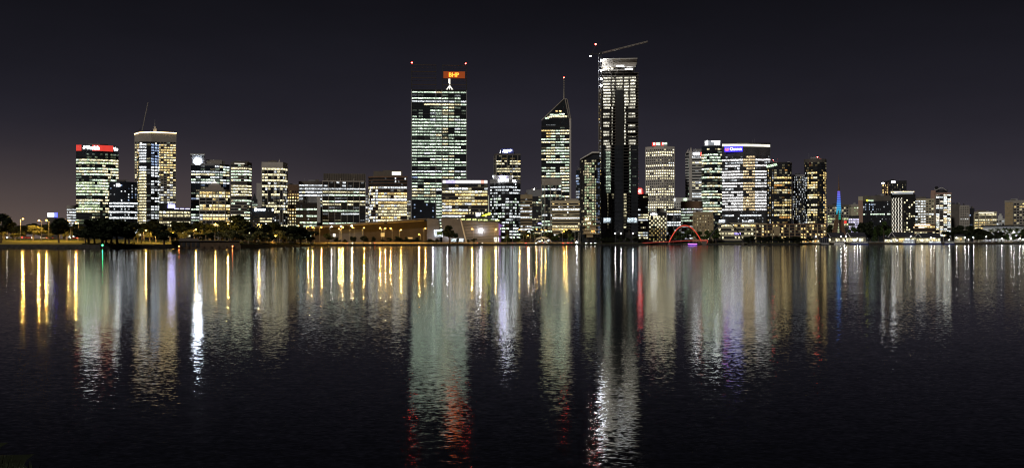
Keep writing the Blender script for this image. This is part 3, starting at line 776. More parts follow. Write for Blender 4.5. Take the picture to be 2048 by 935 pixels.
# building with the glowing top band
def f(k, x, i, n):
    if k == 3 and x < .3: return False
    if k in (8, 9, 10) and x > .6: return (.25, CREAM, .6, .6)
    if k > 9 and x > .5: return False
    return None
o = tower('glowing_band_office', 'warm-lit office with a glowing white top storey in front of the tallest tower', 884.5, 975, 361, 1240, 34, None, 'glass', 'concrete_dark', 1.3, .3, 'metal_dark', 2, .3, 3.6, 3.9, .93, sty(.08, .42, .5, [(CREAM, 6), (WHITE, 2), (WARM, 1)], .9), 5.0, None, 3, f, seed=31)
emit('band_white', (1, .93, .96), 1.5); emit('band_lilac', (.62, .55, 1), 1.3); emit('band_red', (1, .35, .28), 1.7)
for k in range(14):
    a = 885.5 + k * 6.4; ublock(o, 'top_panel', 'band_lilac' if 0 < k < 4 else ('band_red' if k in (12, ) else 'band_white'), a, a + 6.0, 360.5, 366.5, -.8, -.2)
emit('cream_dim', (1, 1, .7), .3, 'NONE'); ublock(o, 'side_strip', 'cream_dim', 976.3, 977.8, 390, 428, -.3, .3)
sign(o, 'EY', 952.5, 962, 426, 432, 'sign_white', -.8)
mb = MB(); mb.slab([(o.u(963), o.z(431.8)), (o.u(981), o.z(424.6)), (o.u(981), o.z(428.4))], -1.0, -.6); part('sign_beam', mb, 'sign_yellow', o.r)
# pier-fronted tower with the roof sign
o = tower('sign_topped_tower', 'pale-piered tower with a dark illuminated sign box on its roof', 988, 1041, 308, 1600, 32, ('corner', .09, 12, 0), 'glass', 'glass', 1.6, .15, 'concrete', 2, .9, 3.9, 3.9, .9, sty(.25, .35, .4, [(CREAM, 5), (WARM, 2), (WHITE, 1)], .85), 2, 'concrete_dark', 30, lambda k, x, i, n: False if k < 2 or i < 3 else None, seed=25)
ublock(o, 'sign_box', 'blue_paint', 1001, 1027, 297.5, 308, 2, 14); sign(o, 'AMP', 1005.5, 1017.5, 299.5, 304.5, 'sign_white', 1.2)
mb = MB()
for g in range(6):
    a = rad(35 + 32 * g); mb.tube((.4 * math.cos(a), 0, .4 * math.sin(a)), (2.1 * math.cos(a), 0, 2.1 * math.sin(a)), .3, .65)
put('emblem', mb.mesh('emblem', 'sign_white'), o.r, (o.u(1021.3), 1.2, o.z(301.6)))
mb = MB(); mb.slab([(o.u(999.5), o.z(305.5)), (o.u(1000.6), o.z(305.5)), (o.u(1002), o.z(299)), (o.u(1001), o.z(299))], 3, 5); part('side_sign', mb, 'sign_white_soft', o.r)
# curved dark office with the two signs
def f(k, x, i, n):
    if k == 0: return (.25, WHITE, .7, .5)
    if k in (1, 2, 3): return (.8, WHITE, .62, .9)
    if k % 5 == 4: return (.3, WHITE, .5, .5)
    return (.62, WHITE if R.random() < .6 else COOL, .7, .9)
o = tower('curved_sign_office', 'curved dark office with white lettering below a grey roof storey', 980, 1041, 359, 1290, 34, ('arc', 9), 'glass', 'black_panel', 1.5, .2, None, fl=3.65, bay=3.4, wf=.9, st=OFFICE_WHITE, crown=4.5, crown_mat='grey_panel', base=2, fn=f, seed=41)
ublock(o, 'roof_storey', 'white_panel', 986, 1025.5, 350, 358, 5, 22); glyphs(o, 4, 1000, 1012, 350.6, 354, 'sign_violet', 4.3)
ublock(o, 'end_sign', 'sign_white_soft', 985.4, 987, 350, 354.5, 4.6, 5); ublock(o, 'end_sign', 'sign_white_soft', 1024.6, 1026, 350.5, 354, 4.6, 5)
sign(o, 'LAVAN', 996.5, 1016.5, 357.5, 362.5, 'sign_white', -.6); sign(o, 'LEGAL', 1022, 1032.5, 359.5, 363.5, 'sign_white', 1.8)
# concrete banded + green glass behind
tower('banded_office', 'small tan-banded office right of the curved dark office', 1041, 1064, 390, 1400, 24, None, 'glass', 'tan_stone', 2.1, .4, None, fl=4.0, bay=3, wf=.95, st=sty(.2, .3, .5, [(WHITE, 4), (COOL, 2), (CREAM, 1)], .9), crown=5, crown_mat='tan_stone', base=2, seed=50)
o = tower('grey_glass_office', 'dim grey glass office with flat roof behind the tan-banded office', 1053, 1086, 380, 1520, 26, ('corner', .3, 6, 0), 'glass_grey', 'glass_grey', 1.5, .15, None, fl=4, bay=3.6, st=sty(.55, .4, .05, [(COOL, 1), (CREAM, 2)], .5), crown=9, crown_mat='grey_panel', base=2, seed=51)
block('rooftop_lamp', 'lamp_white', o.r, (o.u(1068), 3, o.H + 1.4), (.9, .9, .9))
ublock(o, 'violet_strip', 'strip_violet', 1076, 1083, 446, 448, -1, -.5)
# slant topped tower with mast
def f(k, x, i, n):
    if k in (0, 1): return False
    if k in (7, 14, 24) : return (.3, COOL, .6, .8)
    if k in (2, 3, 4) and x < .3: return (.6, WARM, .7, 1)
    return (.9, CREAM if R.random() < .45 else COOL, .85, 1)
o = tower('slant_topped_tower', 'tall office tower with a slanting roof and a thin red-tipped mast', 1083, 1138.5, 243, 1500, 44, None, 'glass', 'black_panel', 2.1, .25, None, fl=4.1, bay=6.6, wf=.95, st=OFFICE_COOL, crown=4, base=40, fn=f, seed=60)
mb = MB(); mb.slab([(o.u(1083), o.H - .1), (o.u(1138.5), o.H - .1), (o.u(1135), o.z(199)), (o.u(1128), o.z(198))], 0.15, 40); part('slanted_crown', mb, 'glass', o.r)
mb = MB()
for p, q in (((1083, 240.5), (1128, 197.5)), ((1128, 197.5), (1134.5, 199)), ((1134.5, 199), (1141, 236)), ((1130.5, 199), (1138, 236))): mb.tube((o.u(p[0]), -.2, o.z(p[1])), (o.u(q[0]), -.2, o.z(q[1])), .75)
part('roof_edge', mb, 'concrete', o.r)
ublock(o, 'side_wall', 'concrete_light', 1138, 1142.3, 235.5, 470, .2, 40)
me = ubox(WIN)
for (xa, xb, yy, cc, vv) in ((1095, 1104, 234, CREAM, .9), (1099.5, 1107, 229.5, COOL, .7), (1108, 1118, 230, COOL, .6), (1105, 1134, 233.2, CREAM, .8), (1111, 1115, 222.5, WARM, .6), (1118, 1123, 222.5, WARM, .7), (1118.5, 1129, 228.5, COOL, .7), (1090, 1098, 236.5, COOL, .6)):
    put('window', me, o.r, ((o.u(xa) + o.u(xb)) / 2, .05, o.z(yy)), 0, (o.u(xb) - o.u(xa), .3, 2.2), (*cc, vv))
mb = MB(); ux = o.u(1128); mb.tube((ux, 6, o.z(199)), (ux, 6, o.z(180)), 1.2, .7); mb.tube((ux, 6, o.z(180)), (ux, 6, o.z(156)), .6, .35)
for g in range(5): mb.box((ux, 6, o.z(178 - 4.4 * g)), (1.9, 1.9, .8))
part('mast', mb, 'concrete', o.r); beacon(o, 1128, 154, 6, .6, y_foot=157)
# concrete pier office + cream banded building
o = tower('concrete_pier_office', 'mid-rise concrete office with vertical piers in front of the slant-topped tower', 1083.5, 1123, 358, 1300, 30, ('corner', .16, 8, 0), 'glass', 'glass', 1.4, .15, 'concrete', 2, 1.0, 4.0, 3.6, .88, sty(.35, .25, .4, [(CREAM, 4), (COOL, 3), (WHITE, 1)], .85), 7.5, 'concrete', 2, lambda k, x, i, n: (False if k in (0, 6, 7, 8) and R.random() < .8 else None), seed=61)
def f(k, x, i, n):
    if k in (2, 5): return (1, WHITE, 1.05, 1)
    if k in (0, 1, 3): return (.18, WHITE if k else WARM, .8, .6)
    return None
o = tower('cream_banded_office', 'low wide office with cream concrete bands right of the concrete pier office', 1104, 1162, 402, 1210, 30, None, 'glass', 'cream_panel', 1.6, .6, None, fl=3.25, bay=3.2, wf=.95, st=sty(.1, .5, .4, [(CREAM, 4), (WARM, 1), (WHITE, 2)], .85), crown=2.5, crown_mat='cream_panel', base=4, fn=f, seed=62)
ublock(o, 'plant_room', 'concrete', 1131, 1156, 397, 402, 5, 16)
# curved apartment glass
tower('blue_glass_sliver', 'slim bluish glass tower peeping left of the curved glass apartments', 1152, 1166, 340, 1420, 22, ('arc', 4), 'glass_blue', 'glass_grey', 1.2, .3, None, fl=3.6, bay=3.2, st=sty(.1, .9, 0, [(WHITE, 3), (BLUE, 2)], .5), crown=3, base=2, seed=63)
def f(k, x, i, n):
    if x < .22: return (.12, CREAM, .4, .6)
    if x > .82: return (.35, BLUE, .16, .8)
    if k < 1: return (.4, CREAM, .3, 1)
    if k > 34: return False
    return (.85, CREAM if R.random() < .55 else GREEN, .3, .9)
o = tower('curved_apartments', 'curved glass apartment tower glowing pale green beside the unfinished tower', 1160, 1200, 318, 1190, 30, ('poly', [(-1, 8), (-.55, 2), (-.1, 0), (.45, 0), (.75, 3), (1, 3.4), (1, 30), (-1, 30)]), 'glass', 'metal_dark', .6, .35, 'metal_dark', 1, .25, 3.0, 3.0, .9, OFFICE_COOL, 1.0, None, 10, f, seed=64)
mb = MB(); mb.slab([(o.u(1160), o.z(319.5)), (o.u(1160), o.z(318)), (o.u(1184), o.z(303.5)), (o.u(1199), o.z(303.5)), (o.u(1199), o.z(306)), (o.u(1185), o.z(306))], -.8, 8); part('swept_roof', mb, 'white_panel', o.r)
mb = MB(); mb.slab([(o.u(1161), o.H - .2), (o.u(1184), o.z(306.5)), (o.u(1199), o.z(306.5)), (o.u(1199.5), o.H - .2)], 1.2, 9); part('top_storey', mb, 'glass', o.r)
for k in range(5):
    ublock(o, 'balcony_slab', 'tan_stone', 1165, 1199, 434 + k * 8, 435.6 + k * 8, -5, -1)
    ublock(o, 'balcony_wall', 'tan_stone', 1167 + (k % 3) * 6, 1180 + (k % 3) * 6, 436 + k * 8, 441.8 + k * 8, -3.4, -2.2)
    if k in (0, 1, 3): put('window', ubox(WIN), o.r, (o.u(1174 + 4 * k), -3.6, o.z(438.5 + k * 8)), 0, (4.5, .3, 2.6), (*(CREAM if k < 3 else AMBER), .9))

# ------------------------------------------------------------------ unfinished tower with crane
D = 1235
o = tower('unfinished_tower', 'tallest unfinished tower with bare lit floor slabs and dark lower glass', 1203, 1276, 147, D, 40, None, 'black_panel', None, crown=0, st=None, seed=70)
H = o.H; fh = 3.52
emit('work_light', (1, .95, .8), 5.0)
emit('work_flood', (.9, .95, 1), 14)
nfl = int((H - 10) / fh)
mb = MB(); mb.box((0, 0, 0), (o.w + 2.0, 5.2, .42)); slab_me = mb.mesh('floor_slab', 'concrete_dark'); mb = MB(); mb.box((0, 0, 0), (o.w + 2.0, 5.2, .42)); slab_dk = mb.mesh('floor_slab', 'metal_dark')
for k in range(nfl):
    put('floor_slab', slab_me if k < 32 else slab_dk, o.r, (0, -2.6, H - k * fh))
def lights_at(k, a, e, v, col, cov=1.0):
    z = H - (k + .5) * fh - .2
    put('window', ubox(WIN), o.r, ((o.u(a) + o.u(e)) / 2, -.1, z), 0, ((o.u(e) - o.u(a)) * cov, .3, fh * .62), (*col, v))
WK = (1, .95, .76)
for k in range(1, nfl - 1):
    y = HY - (H + o.zb - k * fh - 1.8 - CH) * F / D
    if y < 210: segs = [(1206, 1222, .95), (1224, 1230, .5), (1232, 1246, .65 if y < 180 else 0), (1248, 1258, .8), (1259, 1272, .85)]
    elif y < 290: segs = [(1206, 1220, .62 if k % 3 else .12), (1222, 1226, .5), (1248, 1252, .6), (1256, 1272, .55 if k % 4 else 0)]
    elif y < 385: segs = [(1208, 1222, .28 if k % 2 else .42), (1257, 1262, .25), (1264, 1274, .16 if k % 3 else 0)]
    else: segs = [(1214, 1218, .22 if y < 410 else .05), (1223, 1228, .2 if y < 400 else 0), (1246, 1254, .42 if y < 436 or y > 450 else .05)]
    for (a, e, v) in segs:
        if v > 0: lights_at(k, a + R.uniform(0, 1.5), e - R.uniform(0, 2), v * R.uniform(.4, .95), WK if y < 300 else (COOL if y < 385 else CREAM))
for a in (1204, 1223, 1231, 1247, 1258, 1275.5): ublock(o, 'column', 'concrete_dark', a - .55, a + .55, 148, 470, -3.4, -2.6)
ublock(o, 'hoist_shaft', 'black_panel', 1231, 1247, 180, 470, -5.6, -4.6)
for a, e in ((1204, 1221), (1254, 1276)):
    for j in range(4): ublock(o, 'hoarding_panel', 'black_panel', a, e, 221 + j * 18, 227 + j * 18, -5.7, -5.3)
for k in range(20):
    yy = 292 + k * 8.8
    ublock(o, 'glass_panel', 'glass', 1204.5, 1212, yy, yy + 8.2, -6.0, -5.5); ublock(o, 'glass_panel', 'glass', 1229, 1245.5, yy, yy + 8.2, -6.0, -5.6); ublock(o, 'glass_panel', 'glass', 1262.5, 1275.5, yy, yy + 8.2, -6.0, -5.5)
for a, e in ((1207, 1221), (1255, 1274)): put('window', ubox(WIN), o.r, ((o.u(a) + o.u(e)) / 2, -6.2, o.z(440.5)), 0, (o.u(e) - o.u(a), .3, 5.4), (.75, .9, 1, .6))
# top: formwork screens, flood-lit deck
ublock(o, 'top_deck', 'concrete_light', 1202, 1271, 131.5, 136, -9, 24); ublock(o, 'formwork_wall', 'concrete', 1205, 1273, 121, 131.5, -6, -5); ublock(o, 'formwork_wall', 'concrete', 1204, 1206, 121, 131.5, -5, 20); ublock(o, 'formwork_wall', 'concrete', 1271, 1273, 121, 131.5, -5, 20)
ublock(o, 'top_slab', 'concrete_light', 1204, 1274.5, 119.5, 121, -10, 22); ublock(o, 'deck', 'concrete_light', 1203, 1266, 141.5, 143, -8, 20)
for a in (1219, 1232, 1252, 1264): ublock(o, 'top_column', 'concrete_dark', a, a + 3, 136, 147, -4, -2)
ublock(o, 'work_light', 'work_flood', 1233, 1247, 134.6, 136.2, -9.6, -9.1); ublock(o, 'work_light', 'work_flood', 1250, 1265, 139.8, 141, -7, -6.5)
ublock(o, 'work_light', 'work_light', 1206, 1226, 137, 139, -3, -2.5)
for (a, yy) in ((1227, 118.5), (1246, 118.2)): ublock(o, 'post', 'metal_grey', a, a + .7, yy, 119.6, 2, 2.5)
# hoist mast of the crane, a lattice up the left side
tip_D = D - 6
cr_ = luffing_crane('tower_crane', 'luffing crane with floodlit mast on the unfinished tower', tip_D, 1199.5, 108.5, 1297, 82.5, 1.15)
cr_['label'] = 'luffing crane with floodlit lattice mast standing beside the unfinished tower'
mb = MB(); Hm = wz(108.5, tip_D); hw = 1.5; nseg = 44
for (a, e) in ((-hw, -hw), (hw, -hw), (hw, hw), (-hw, hw)): mb.tube((a, e, 0), (a, e, -Hm + 3), .24, n=4)
for k in range(nseg):
    z0, z1 = -(Hm - 3) * k / nseg, -(Hm - 3) * (k + 1) / nseg; sg = 1 if k % 2 else -1
    mb.tube((-hw * sg, -hw, z0), (hw * sg, -hw, z1), .16, n=4); mb.tube((hw, -hw * sg, z0), (hw, hw * sg, z1), .16, n=4); mb.tube((-hw, -hw * sg, z0), (-hw, hw * sg, z1), .16, n=4); mb.tube((-hw, -hw, z0), (hw, -hw, z0), .14, n=4)
part('mast', mb, 'metal_grey', cr_)
for yy in (122, 141.5, 158.5, 172):
    z = wz(yy, tip_D) - Hm; q = MB(); q.box((1.6, -2.0, z), (1.5, .6, 1.3)); part('floodlight', q, 'flood', cr_)
    li = bpy.data.lights.new('floodlight_glow', 'SPOT'); li.energy = 4500; li.color = (.95, .97, 1); li.spot_size = rad(120); li.spot_blend = .5; li.shadow_soft_size = .5
    lo = bpy.data.objects.new('floodlight_glow', li); COL.objects.link(lo); lo.parent = cr_; lo.location = (2.4, -6, z); lo.rotation_euler = (rad(78), 0, rad(-50))
q = MB(); q.box((-11.0, -1, -2.2), (1.0, 1, 1.0)); part('floodlight', q, 'lamp_white', cr_)
# hoist shaft with speckled lights on its left
for k in range(46):
    yy = 190 + k * 6.1
    o.r and put('window', ubox(WIN), o.r, (o.u(R.uniform(1197.5, 1202)), -4.0 + .2, o.z(yy)), 0, (R.uniform(.6, 1.6), .3, R.uniform(.6, 1.8)), (*R.choice((WHITE, CREAM, WARM)), R.uniform(.15, .7)))
ublock(o, 'hoist_tower', 'concrete_dark', 1196.5, 1203, 176, 475, -3.6, 2)

# ------------------------------------------------------------------ right half
o = tower('brown_office', 'dark brown office with a small square red roof sign right of the unfinished tower', 1276, 1296, 389, 1270, 22, None, 'glass', 'brown_panel', 1.3, .3, None, fl=3.1, bay=3.4, st=sty(.4, .2, .4, [(CREAM, 3), (WHITE, 1)], .8), crown=2, crown_mat='brown_panel', base=3, seed=71)
ublock(o, 'red_sign', 'sign_red', 1275.5, 1284, 376.5, 387.5, .5, 1.2); ublock(o, 'sign_mark', 'sign_white_soft', 1277.6, 1281.6, 379.5, 384.5, .2, .45)
def f(k, x, i, n):
    if k in (3, 4, 7, 13, 18, 19) : return (.12, CREAM, .6, .6)
    if k == 0: return (.12, CREAM, .8, 1)
    if k in (1, 2, 6, 8, 9, 10, 15, 16, 17, 21, 22): return (.95, CREAM, 1.7, 1)
    return None
o = tower('punched_window_tower', 'pale concrete tower with square windows and a red and white roof sign', 1291.5, 1348.5, 293, 1500, 40, ('corner', .64, 12, 8), 'glass', 'concrete_light', 1.9, .5, 'concrete_light', 1, 1.25, 3.75, 3.1, .62, OFFICE_CREAM, 3.5, 'concrete_light', 30, f, seed=72)
ublock(o, 'sign_box', 'grey_panel', 1304, 1334.5, 283.5, 293, 6, 20); ublock(o, 'sign_red_panel', 'panel_red', 1304, 1311.5, 283.8, 291, 5.4, 5.9); ublock(o, 'sign_red_panel', 'panel_red', 1322, 1327.5, 283.8, 290.5, 5.4, 5.9)
ublock(o, 'sign_mark', 'sign_white_soft', 1307, 1310, 284.8, 288.6, 5.0, 5.3); glyphs(o, 4, 1312.2, 1320, 284, 286.4, 'sign_green', 5.0); ublock(o, 'sign_line', 'sign_green', 1312.2, 1320, 287.3, 288.9, 5.3, 5.7)
ublock(o, 'sign_mark', 'sign_white_soft', 1324.6, 1326.8, 284.5, 288.3, 5.0, 5.3); ublock(o, 'sign_line', 'sign_green', 1328.4, 1334, 285, 288, 5.5, 5.8)
# chequered front
def f(k, x, i, n):
    if k < 1: return (.9, CREAM, 1.0, 1)
    if k < 6: return (.95, CREAM, 1.0, .9) if (k + i) % 2 else False
    return (.85, WARM, .35, .6) if (k + i) % 2 else False
o = tower('chequered_building', 'small building with chequerboard lit windows below the punched-window tower', 1298, 1333, 424, 1290, 20, None, 'black_panel', None, st=OFFICE_CREAM, fn=f, crown=4.6, base=1, fl=2.5, bay=2.5, wf=.8, hs=1.9, seed=73)
glyphs(o, 4, 1301, 1314, 426, 430, 'sign_white', -.6)
ublock(o, 'edge_fin', 'concrete_light', 1332.6, 1334.2, 423, 470, -1, 2)
ublock(o, 'rear_block', 'concrete', 1313, 1328, 415, 424, 8, 18)
def f(k, x, i, n): return (.9, WHITE if k else CREAM, .8, .95) if k in (0, 1, 4, 5) else (.12, WHITE, .5, .5)
tower('finned_office', 'dark glass office split by a pale fin behind the red bridge arch', 1333, 1362, 419, 1330, 22, None, 'glass', 'black_panel', 1.2, .2, 'concrete', 3, .8, 3.4, 3.0, .94, OFFICE_WHITE, 1.5, 'black_panel', 1, f, seed=74)
o = tower('white_office', 'white building with a glowing S sign behind the finned office', 1348, 1381, 396, 1460, 24, None, 'black_panel', 'white_panel', 2.2, .4, 'white_panel', 1, 2.0, 4.2, 3.4, .8, None, 7, 'white_panel', 2, seed=75)
sign(o, 'S', 1367, 1374.5, 396.5, 401, 'sign_green', -1.2); ublock(o, 'end_sign', 'sign_white_soft', 1348.4, 1350, 396.5, 401.5, -1.2, -.7)
o = tower('brown_round_office', 'brown office with brick-red bands behind the bridge arch', 1362, 1405, 403, 1400, 26, ('round', 8), 'glass', 'brown_panel', 1.9, .5, None, fl=3.9, bay=3.2, st=sty(.1, .4, .5, [(COOL, 3), (WHITE, 2)], .6), crown=9, crown_mat='brown_panel', base=1, seed=76)
# gable-finned white tower
o = tower('white_banded_tower', 'white-banded tower with pointed corner fins and red-ended white lettering', 1371, 1404, 306, 1560, 30, ('corner', .4, 6, 0), 'glass', 'white_panel', 2.1, .5, None, fl=4.2, bay=4.4, wf=.95, st=sty(.62, .05, .33, [(WHITE, 3), (CREAM, 2)], .95), crown=5.0, crown_mat='grey_panel', base=4, fn=lambda k, x, i, n: (.12, COOL, .5, .6) if i < 3 else None, seed=77)
ublock(o, 'sign_wall', 'grey_panel', 1386, 1404, 298, 314, -.9, 14)
for (a, e, t_) in ((1371.4, 1377, 297), (1377, 1385, 293)):
    mb = MB(); mb.slab([(o.u(a), o.z(306)), (o.u(e), o.z(306)), (o.u(e if t_ > 295 else (a + e) / 2 + 1), o.z(t_))], .6, 5); part('corner_fin', mb, 'concrete_light', o.r)
ublock(o, 'corner_strip', 'concrete_light', 1378, 1384, 306, 420, -1.1, 1.0)
sign(o, 'ICBC', 1386.5, 1399, 305.5, 310, 'sign_white', -1.4); ublock(o, 'sign_end', 'sign_red', 1401.5, 1403.6, 305, 311, -1.5, -1.1)
# curved dark tower with white crown sign
def f(k, x, i, n):
    if k == 0: return (.4, CREAM, .7, 1)
    if k in (1, 9, 14, 18): return False
    if k in (2, 3, 5, 7, 10, 13, 19, 22): return (.9, COOL if R.random() < .7 else CREAM, .8, 1)
    return None
o = tower('white_crown_tower', 'curved dark glass tower with a bright white sign storey beside the finned tower', 1403, 1446, 292, 1480, 34, ('arc', 8), 'glass_blue', 'black_panel', 1.4, .25, None, fl=4.0, bay=5.4, wf=.93, st=sty(.25, .4, .35, [(COOL, 4), (CREAM, 2)], .75), crown=3, base=6, fn=f, seed=78)
ublock(o, 'sign_storey', 'grey_panel', 1408, 1441, 280, 291.5, 4, 22)
emit('panel_white', (.85, .92, 1), .32, 'NONE')
ublock(o, 'sign_backing', 'panel_white', 1416.5, 1441, 280.5, 289.5, 3.4, 3.9)
glyphs(o, 8, 1423, 1439.8, 281, 283.6, 'sign_white', 3.1); glyphs(o, 4, 1429, 1439.8, 284.8, 288.8, 'sign_white', 3.1)
mb = MB(); mb.slab([(o.u(1410), o.z(289.5)), (o.u(1415.8), o.z(289.5)), (o.u(1415.8), o.z(280)), (o.u(1413.5), o.z(280)), (o.u(1410), o.z(283)), (o.u(1410), o.z(285)), (o.u(1411.5), o.z(286.2))], 3.2, 3.7); part('end_sign', mb, 'sign_white_soft', o.r)
# finned white tower with the blue sign
AMB = (1, .76, .42)
def f(k, x, i, n):
    mid = .46 < x < .68
    if k == 0: return (.9, AMB, .55, 1) if .47 < x < .66 else (.12, WHITE, .4, .5)
    if k in (2, 4, 8, 11): return (.7, AMB, .55, .9) if mid else (.38, WHITE, .55, .8)
    if k in (20,): return (.9, WHITE, .75, 1) if x < .84 else False
    if k >= 19: return (.08, WHITE, .6, .4)
    return (.85, AMB, .65, 1) if mid else (.96, (1, .98, .97), .95, 1)
o = tower('finned_tower', 'broad white-lit tower with vertical fins, lit roof edge and blue sign', 1444, 1540.5, 286.5, 1440, 38, ('arc', 5), 'glass', 'black_panel', 1.5, .25, None, fl=4.02, bay=4.3, wf=.97, st=OFFICE_WHITE, crown=17.5, crown_mat='metal_dark', base=6, fn=f, seed=79)
nfin = 44
for k in range(nfin + 1):
    x = -o.w / 2 + o.w * k / nfin; y = 5 * (2 * k / nfin - 1) ** 2
    block('fin', 'metal_grey', o.r, (x, y - .85, o.H / 2 + 4), (.22, .7, o.H - 10))
for k in range(nfin):
    x = -o.w / 2 + o.w * (k + .5) / nfin; y = 5 * (2 * (k + .5) / nfin - 1) ** 2
    block('roof_edge_light', 'strip_cream', o.r, (x, y - .7, o.H - 1.6 - 2.2 * k / nfin * 1.0), (o.w / nfin * .72, .5, 3.2))
emit('panel_blue', (.055, .04, 1), 2.0)
ublock(o, 'sign_panel', 'panel_blue', 1449, 1485, 292, 303, -1.7, -1.35)
sign(o, 'Chevron', 1459.5, 1483, 294.5, 300.5, 'sign_white_soft', -2.1)
for k, (mt, z_) in enumerate((('sign_blue', 295.4), ('sign_red', 298.6))):
    mb = MB(); a, e, mm = o.u(1450), o.u(1457.5), o.u(1453.75); z = o.z(z_)
    mb.slab([(a, z + 1.1), (a, z - .7), (mm, z - 1.7), (e, z - .7), (e, z + 1.1), (mm, z + .1)], -2.3, -1.9); part('emblem', mb, mt, o.r)
for a, e in ((1437, 1450), (1484, 1507)): put('window', ubox(WIN), o.r, ((o.u(a) + o.u(e)) / 2, .1, o.z(442)), 0, (o.u(e) - o.u(a), .4, 4.2), (.9, .95, 1, .6))
# its podium
def f(k, x, i, n):
    if k == 0: return (.9, CREAM if R.random() < .6 else WARM, .75, 1)
    if k == 2: return (.9, (.5, .4, 1), 1.0, 1) if .42 < x < .62 else (.6, CREAM, .7, .8)
    if k == 3: return (.55, CREAM, .8, .6)
    return (.25, CREAM, .5, .7)
o = tower('podium', 'low cream podium with a violet-lit bay below the finned tower', 1436, 1514, 446.5, 1370, 24, None, 'glass', 'cream_panel', 2.2, .6, None, fl=5.2, bay=4.2, wf=.92, st=OFFICE_CREAM, crown=1.6, crown_mat='cream_panel', base=1, fn=f, seed=80)
# heritage block
def f(k, x, i, n): return (.45, CREAM if R.random() < .6 else WARM, .45, 1)
tower('stone_block', 'small tan stone building with a few lit windows behind the bridge', 1387, 1425, 424, 1330, 22, None, 'glass', 'tan_stone', 2.2, .4, 'tan_stone', 1, 2.4, 3.7, 3.6, .42, sty(.3, .7, 0, [(CREAM, 1)], .5), 4, 'tan_stone', 2, f, seed=81)

# rounded hotel towers
def flats(name, label, x0, x1, yt, D, amber, seed, **kw):
    def f(k, x, i, n):
        if k < 2: return False
        if x < .3: return (.45, WHITE if R.random() < .55 else WARM, .4, .45)
        return None
    return tower(name, label, x0, x1, yt, D, 30, ('round', 9), 'glass', 'black_panel', .9, .35, 'black_panel', 3, .3, 3.25, 3.2, .88, sty(.42, .5, .08, [(WARM, 4), (AMBER, 3 if amber else 1), (CREAM, 3)], .75), 2.5, 'black_panel', 4, f, seed=seed, **kw)
o = flats('round_hotel_tower', 'rounded dark hotel tower with amber windows and tilted green lettering', 1534, 1583.5, 325, 1370, True, 90)
s_ = sign(o, 'RITZ-CARLTON', 1533, 1554, 328.5, 333, 'sign_green', -1.0); s_.rotation_euler = (0, rad(-12), 0); beacon(o, 1546.5, 318.5, 6, .5)
mb = MB()
for k in range(8): mb.tube((o.u(1572 + 1.3 * k), 4, o.z(325 - 1.5 * math.sin(k * .4))), (o.u(1573.3 + 1.3 * k), 4, o.z(325 - 1.5 * math.sin((k + 1) * .4))), .3)
part('roof_rail', mb, 'white_paint', o.r)
def f(k, x, i, n): return (.5, WHITE if R.random() < .7 else CREAM, .4, .5)
tower('dark_flats', 'slim dark apartment block between the two rounded towers', 1585, 1609, 350, 1400, 26, None, 'glass', 'black_panel', .9, .4, None, fl=3.25, bay=2.0, wf=.7, st=FLATS, crown=2, crown_mat='metal_grey', base=6, fn=f, seed=91)
def f(k, x, i, n):
    if k < 4: return False
    if x < .16: return (.5, WHITE, .45, .5)
    if x > .88: return (.7, WARM, .75, .6)
    if x > .62: return (.08, WARM, .6, .8)
    if k in (4, 6, 8, 9, 10, 13, 14, 17, 19, 20, 21, 24): return (.85, CREAM if R.random() < .5 else WARM, .8, .92)
    return (.12, CREAM, .5, .6)
o = tower('round_hotel_tower', 'cylindrical dark apartment tower with cream windows and a red beacon', 1608, 1653, 318, 1400, 30, ('oval',), 'glass', 'black_panel', .9, .35, None, fl=3.3, bay=2.8, wf=.9, st=FLATS, crown=4, crown_mat='concrete_dark', base=6, fn=f, seed=92)
beacon(o, 1635, 313, 10, .55)
# their stepped brick podium
def f(k, x, i, n): return (.3, WARM if R.random() < .7 else CREAM, .6, .7)
o = tower('apartment_podium', 'low brown terrace of framed balconies below the rounded towers', 1512, 1652, 448, 1310, 26, None, 'glass', 'brown_panel', 1.0, .7, 'tan_stone', 2, 1.1, 3.6, 3.4, .8, FLATS, 1, 'brown_panel', 1, f, seed=93)
ublock(o, 'blank_panel', 'tan_stone', 1547, 1559, 452, 470, -2.0, -1.2); ublock(o, 'roof_terrace', 'tan_stone', 1514, 1534, 446, 449, -1.2, 8)

# bell tower: glazed spire glowing violet to green above a copper-sail base
D = 1400; px = 1677.5
r = root('bell_tower', 'slender glazed bell tower glowing violet to green with a needle spire', 'tower', (wx(px, D), D, gz(px, D)))
zs = lambda py: wz(py, D) - gz(px, D)
bands = 16
for k in range(bands):
    y0, y1 = 382 + k * 3.6, 382 + (k + 1) * 3.6
    c_ = lerp([(0, 0), (1, 1)], k / (bands - 1)); col = [(.22, .16, 1), (.10, .25, 1), (.05, .55, .9), (.03, .6, .4)]
    q = min(2.999, c_ * 3); a, e = col[int(q)], col[int(q) + 1]; fr = q - int(q); cc = tuple(a[i] + (e[i] - a[i]) * fr for i in range(3))
    emit('spire_glow_%d' % k, cc, .95 if k < 12 else .6)
    w0, w1 = 1.3 + .105 * k, 1.3 + .105 * (k + 1)
    mb = MB(); z0, z1 = zs(y1) + .7, zs(y0)
    mb.add([(-w1, -w1, z0), (w1, -w1, z0), (w1, w1, z0), (-w1, w1, z0), (-w0, -w0, z1), (w0, -w0, z1), (w0, w0, z1), (-w0, w0, z1)], [(3, 2, 1, 0), (4, 5, 6, 7), (0, 1, 5, 4), (1, 2, 6, 5), (2, 3, 7, 6), (3, 0, 4, 7)])
    part('glass_storey', mb, 'spire_glow_%d' % k, r)
    block('storey_ring', 'metal_dark', r, (0, 0, z0 - .35), (2 * w1 + .5, 2 * w1 + .5, .62))
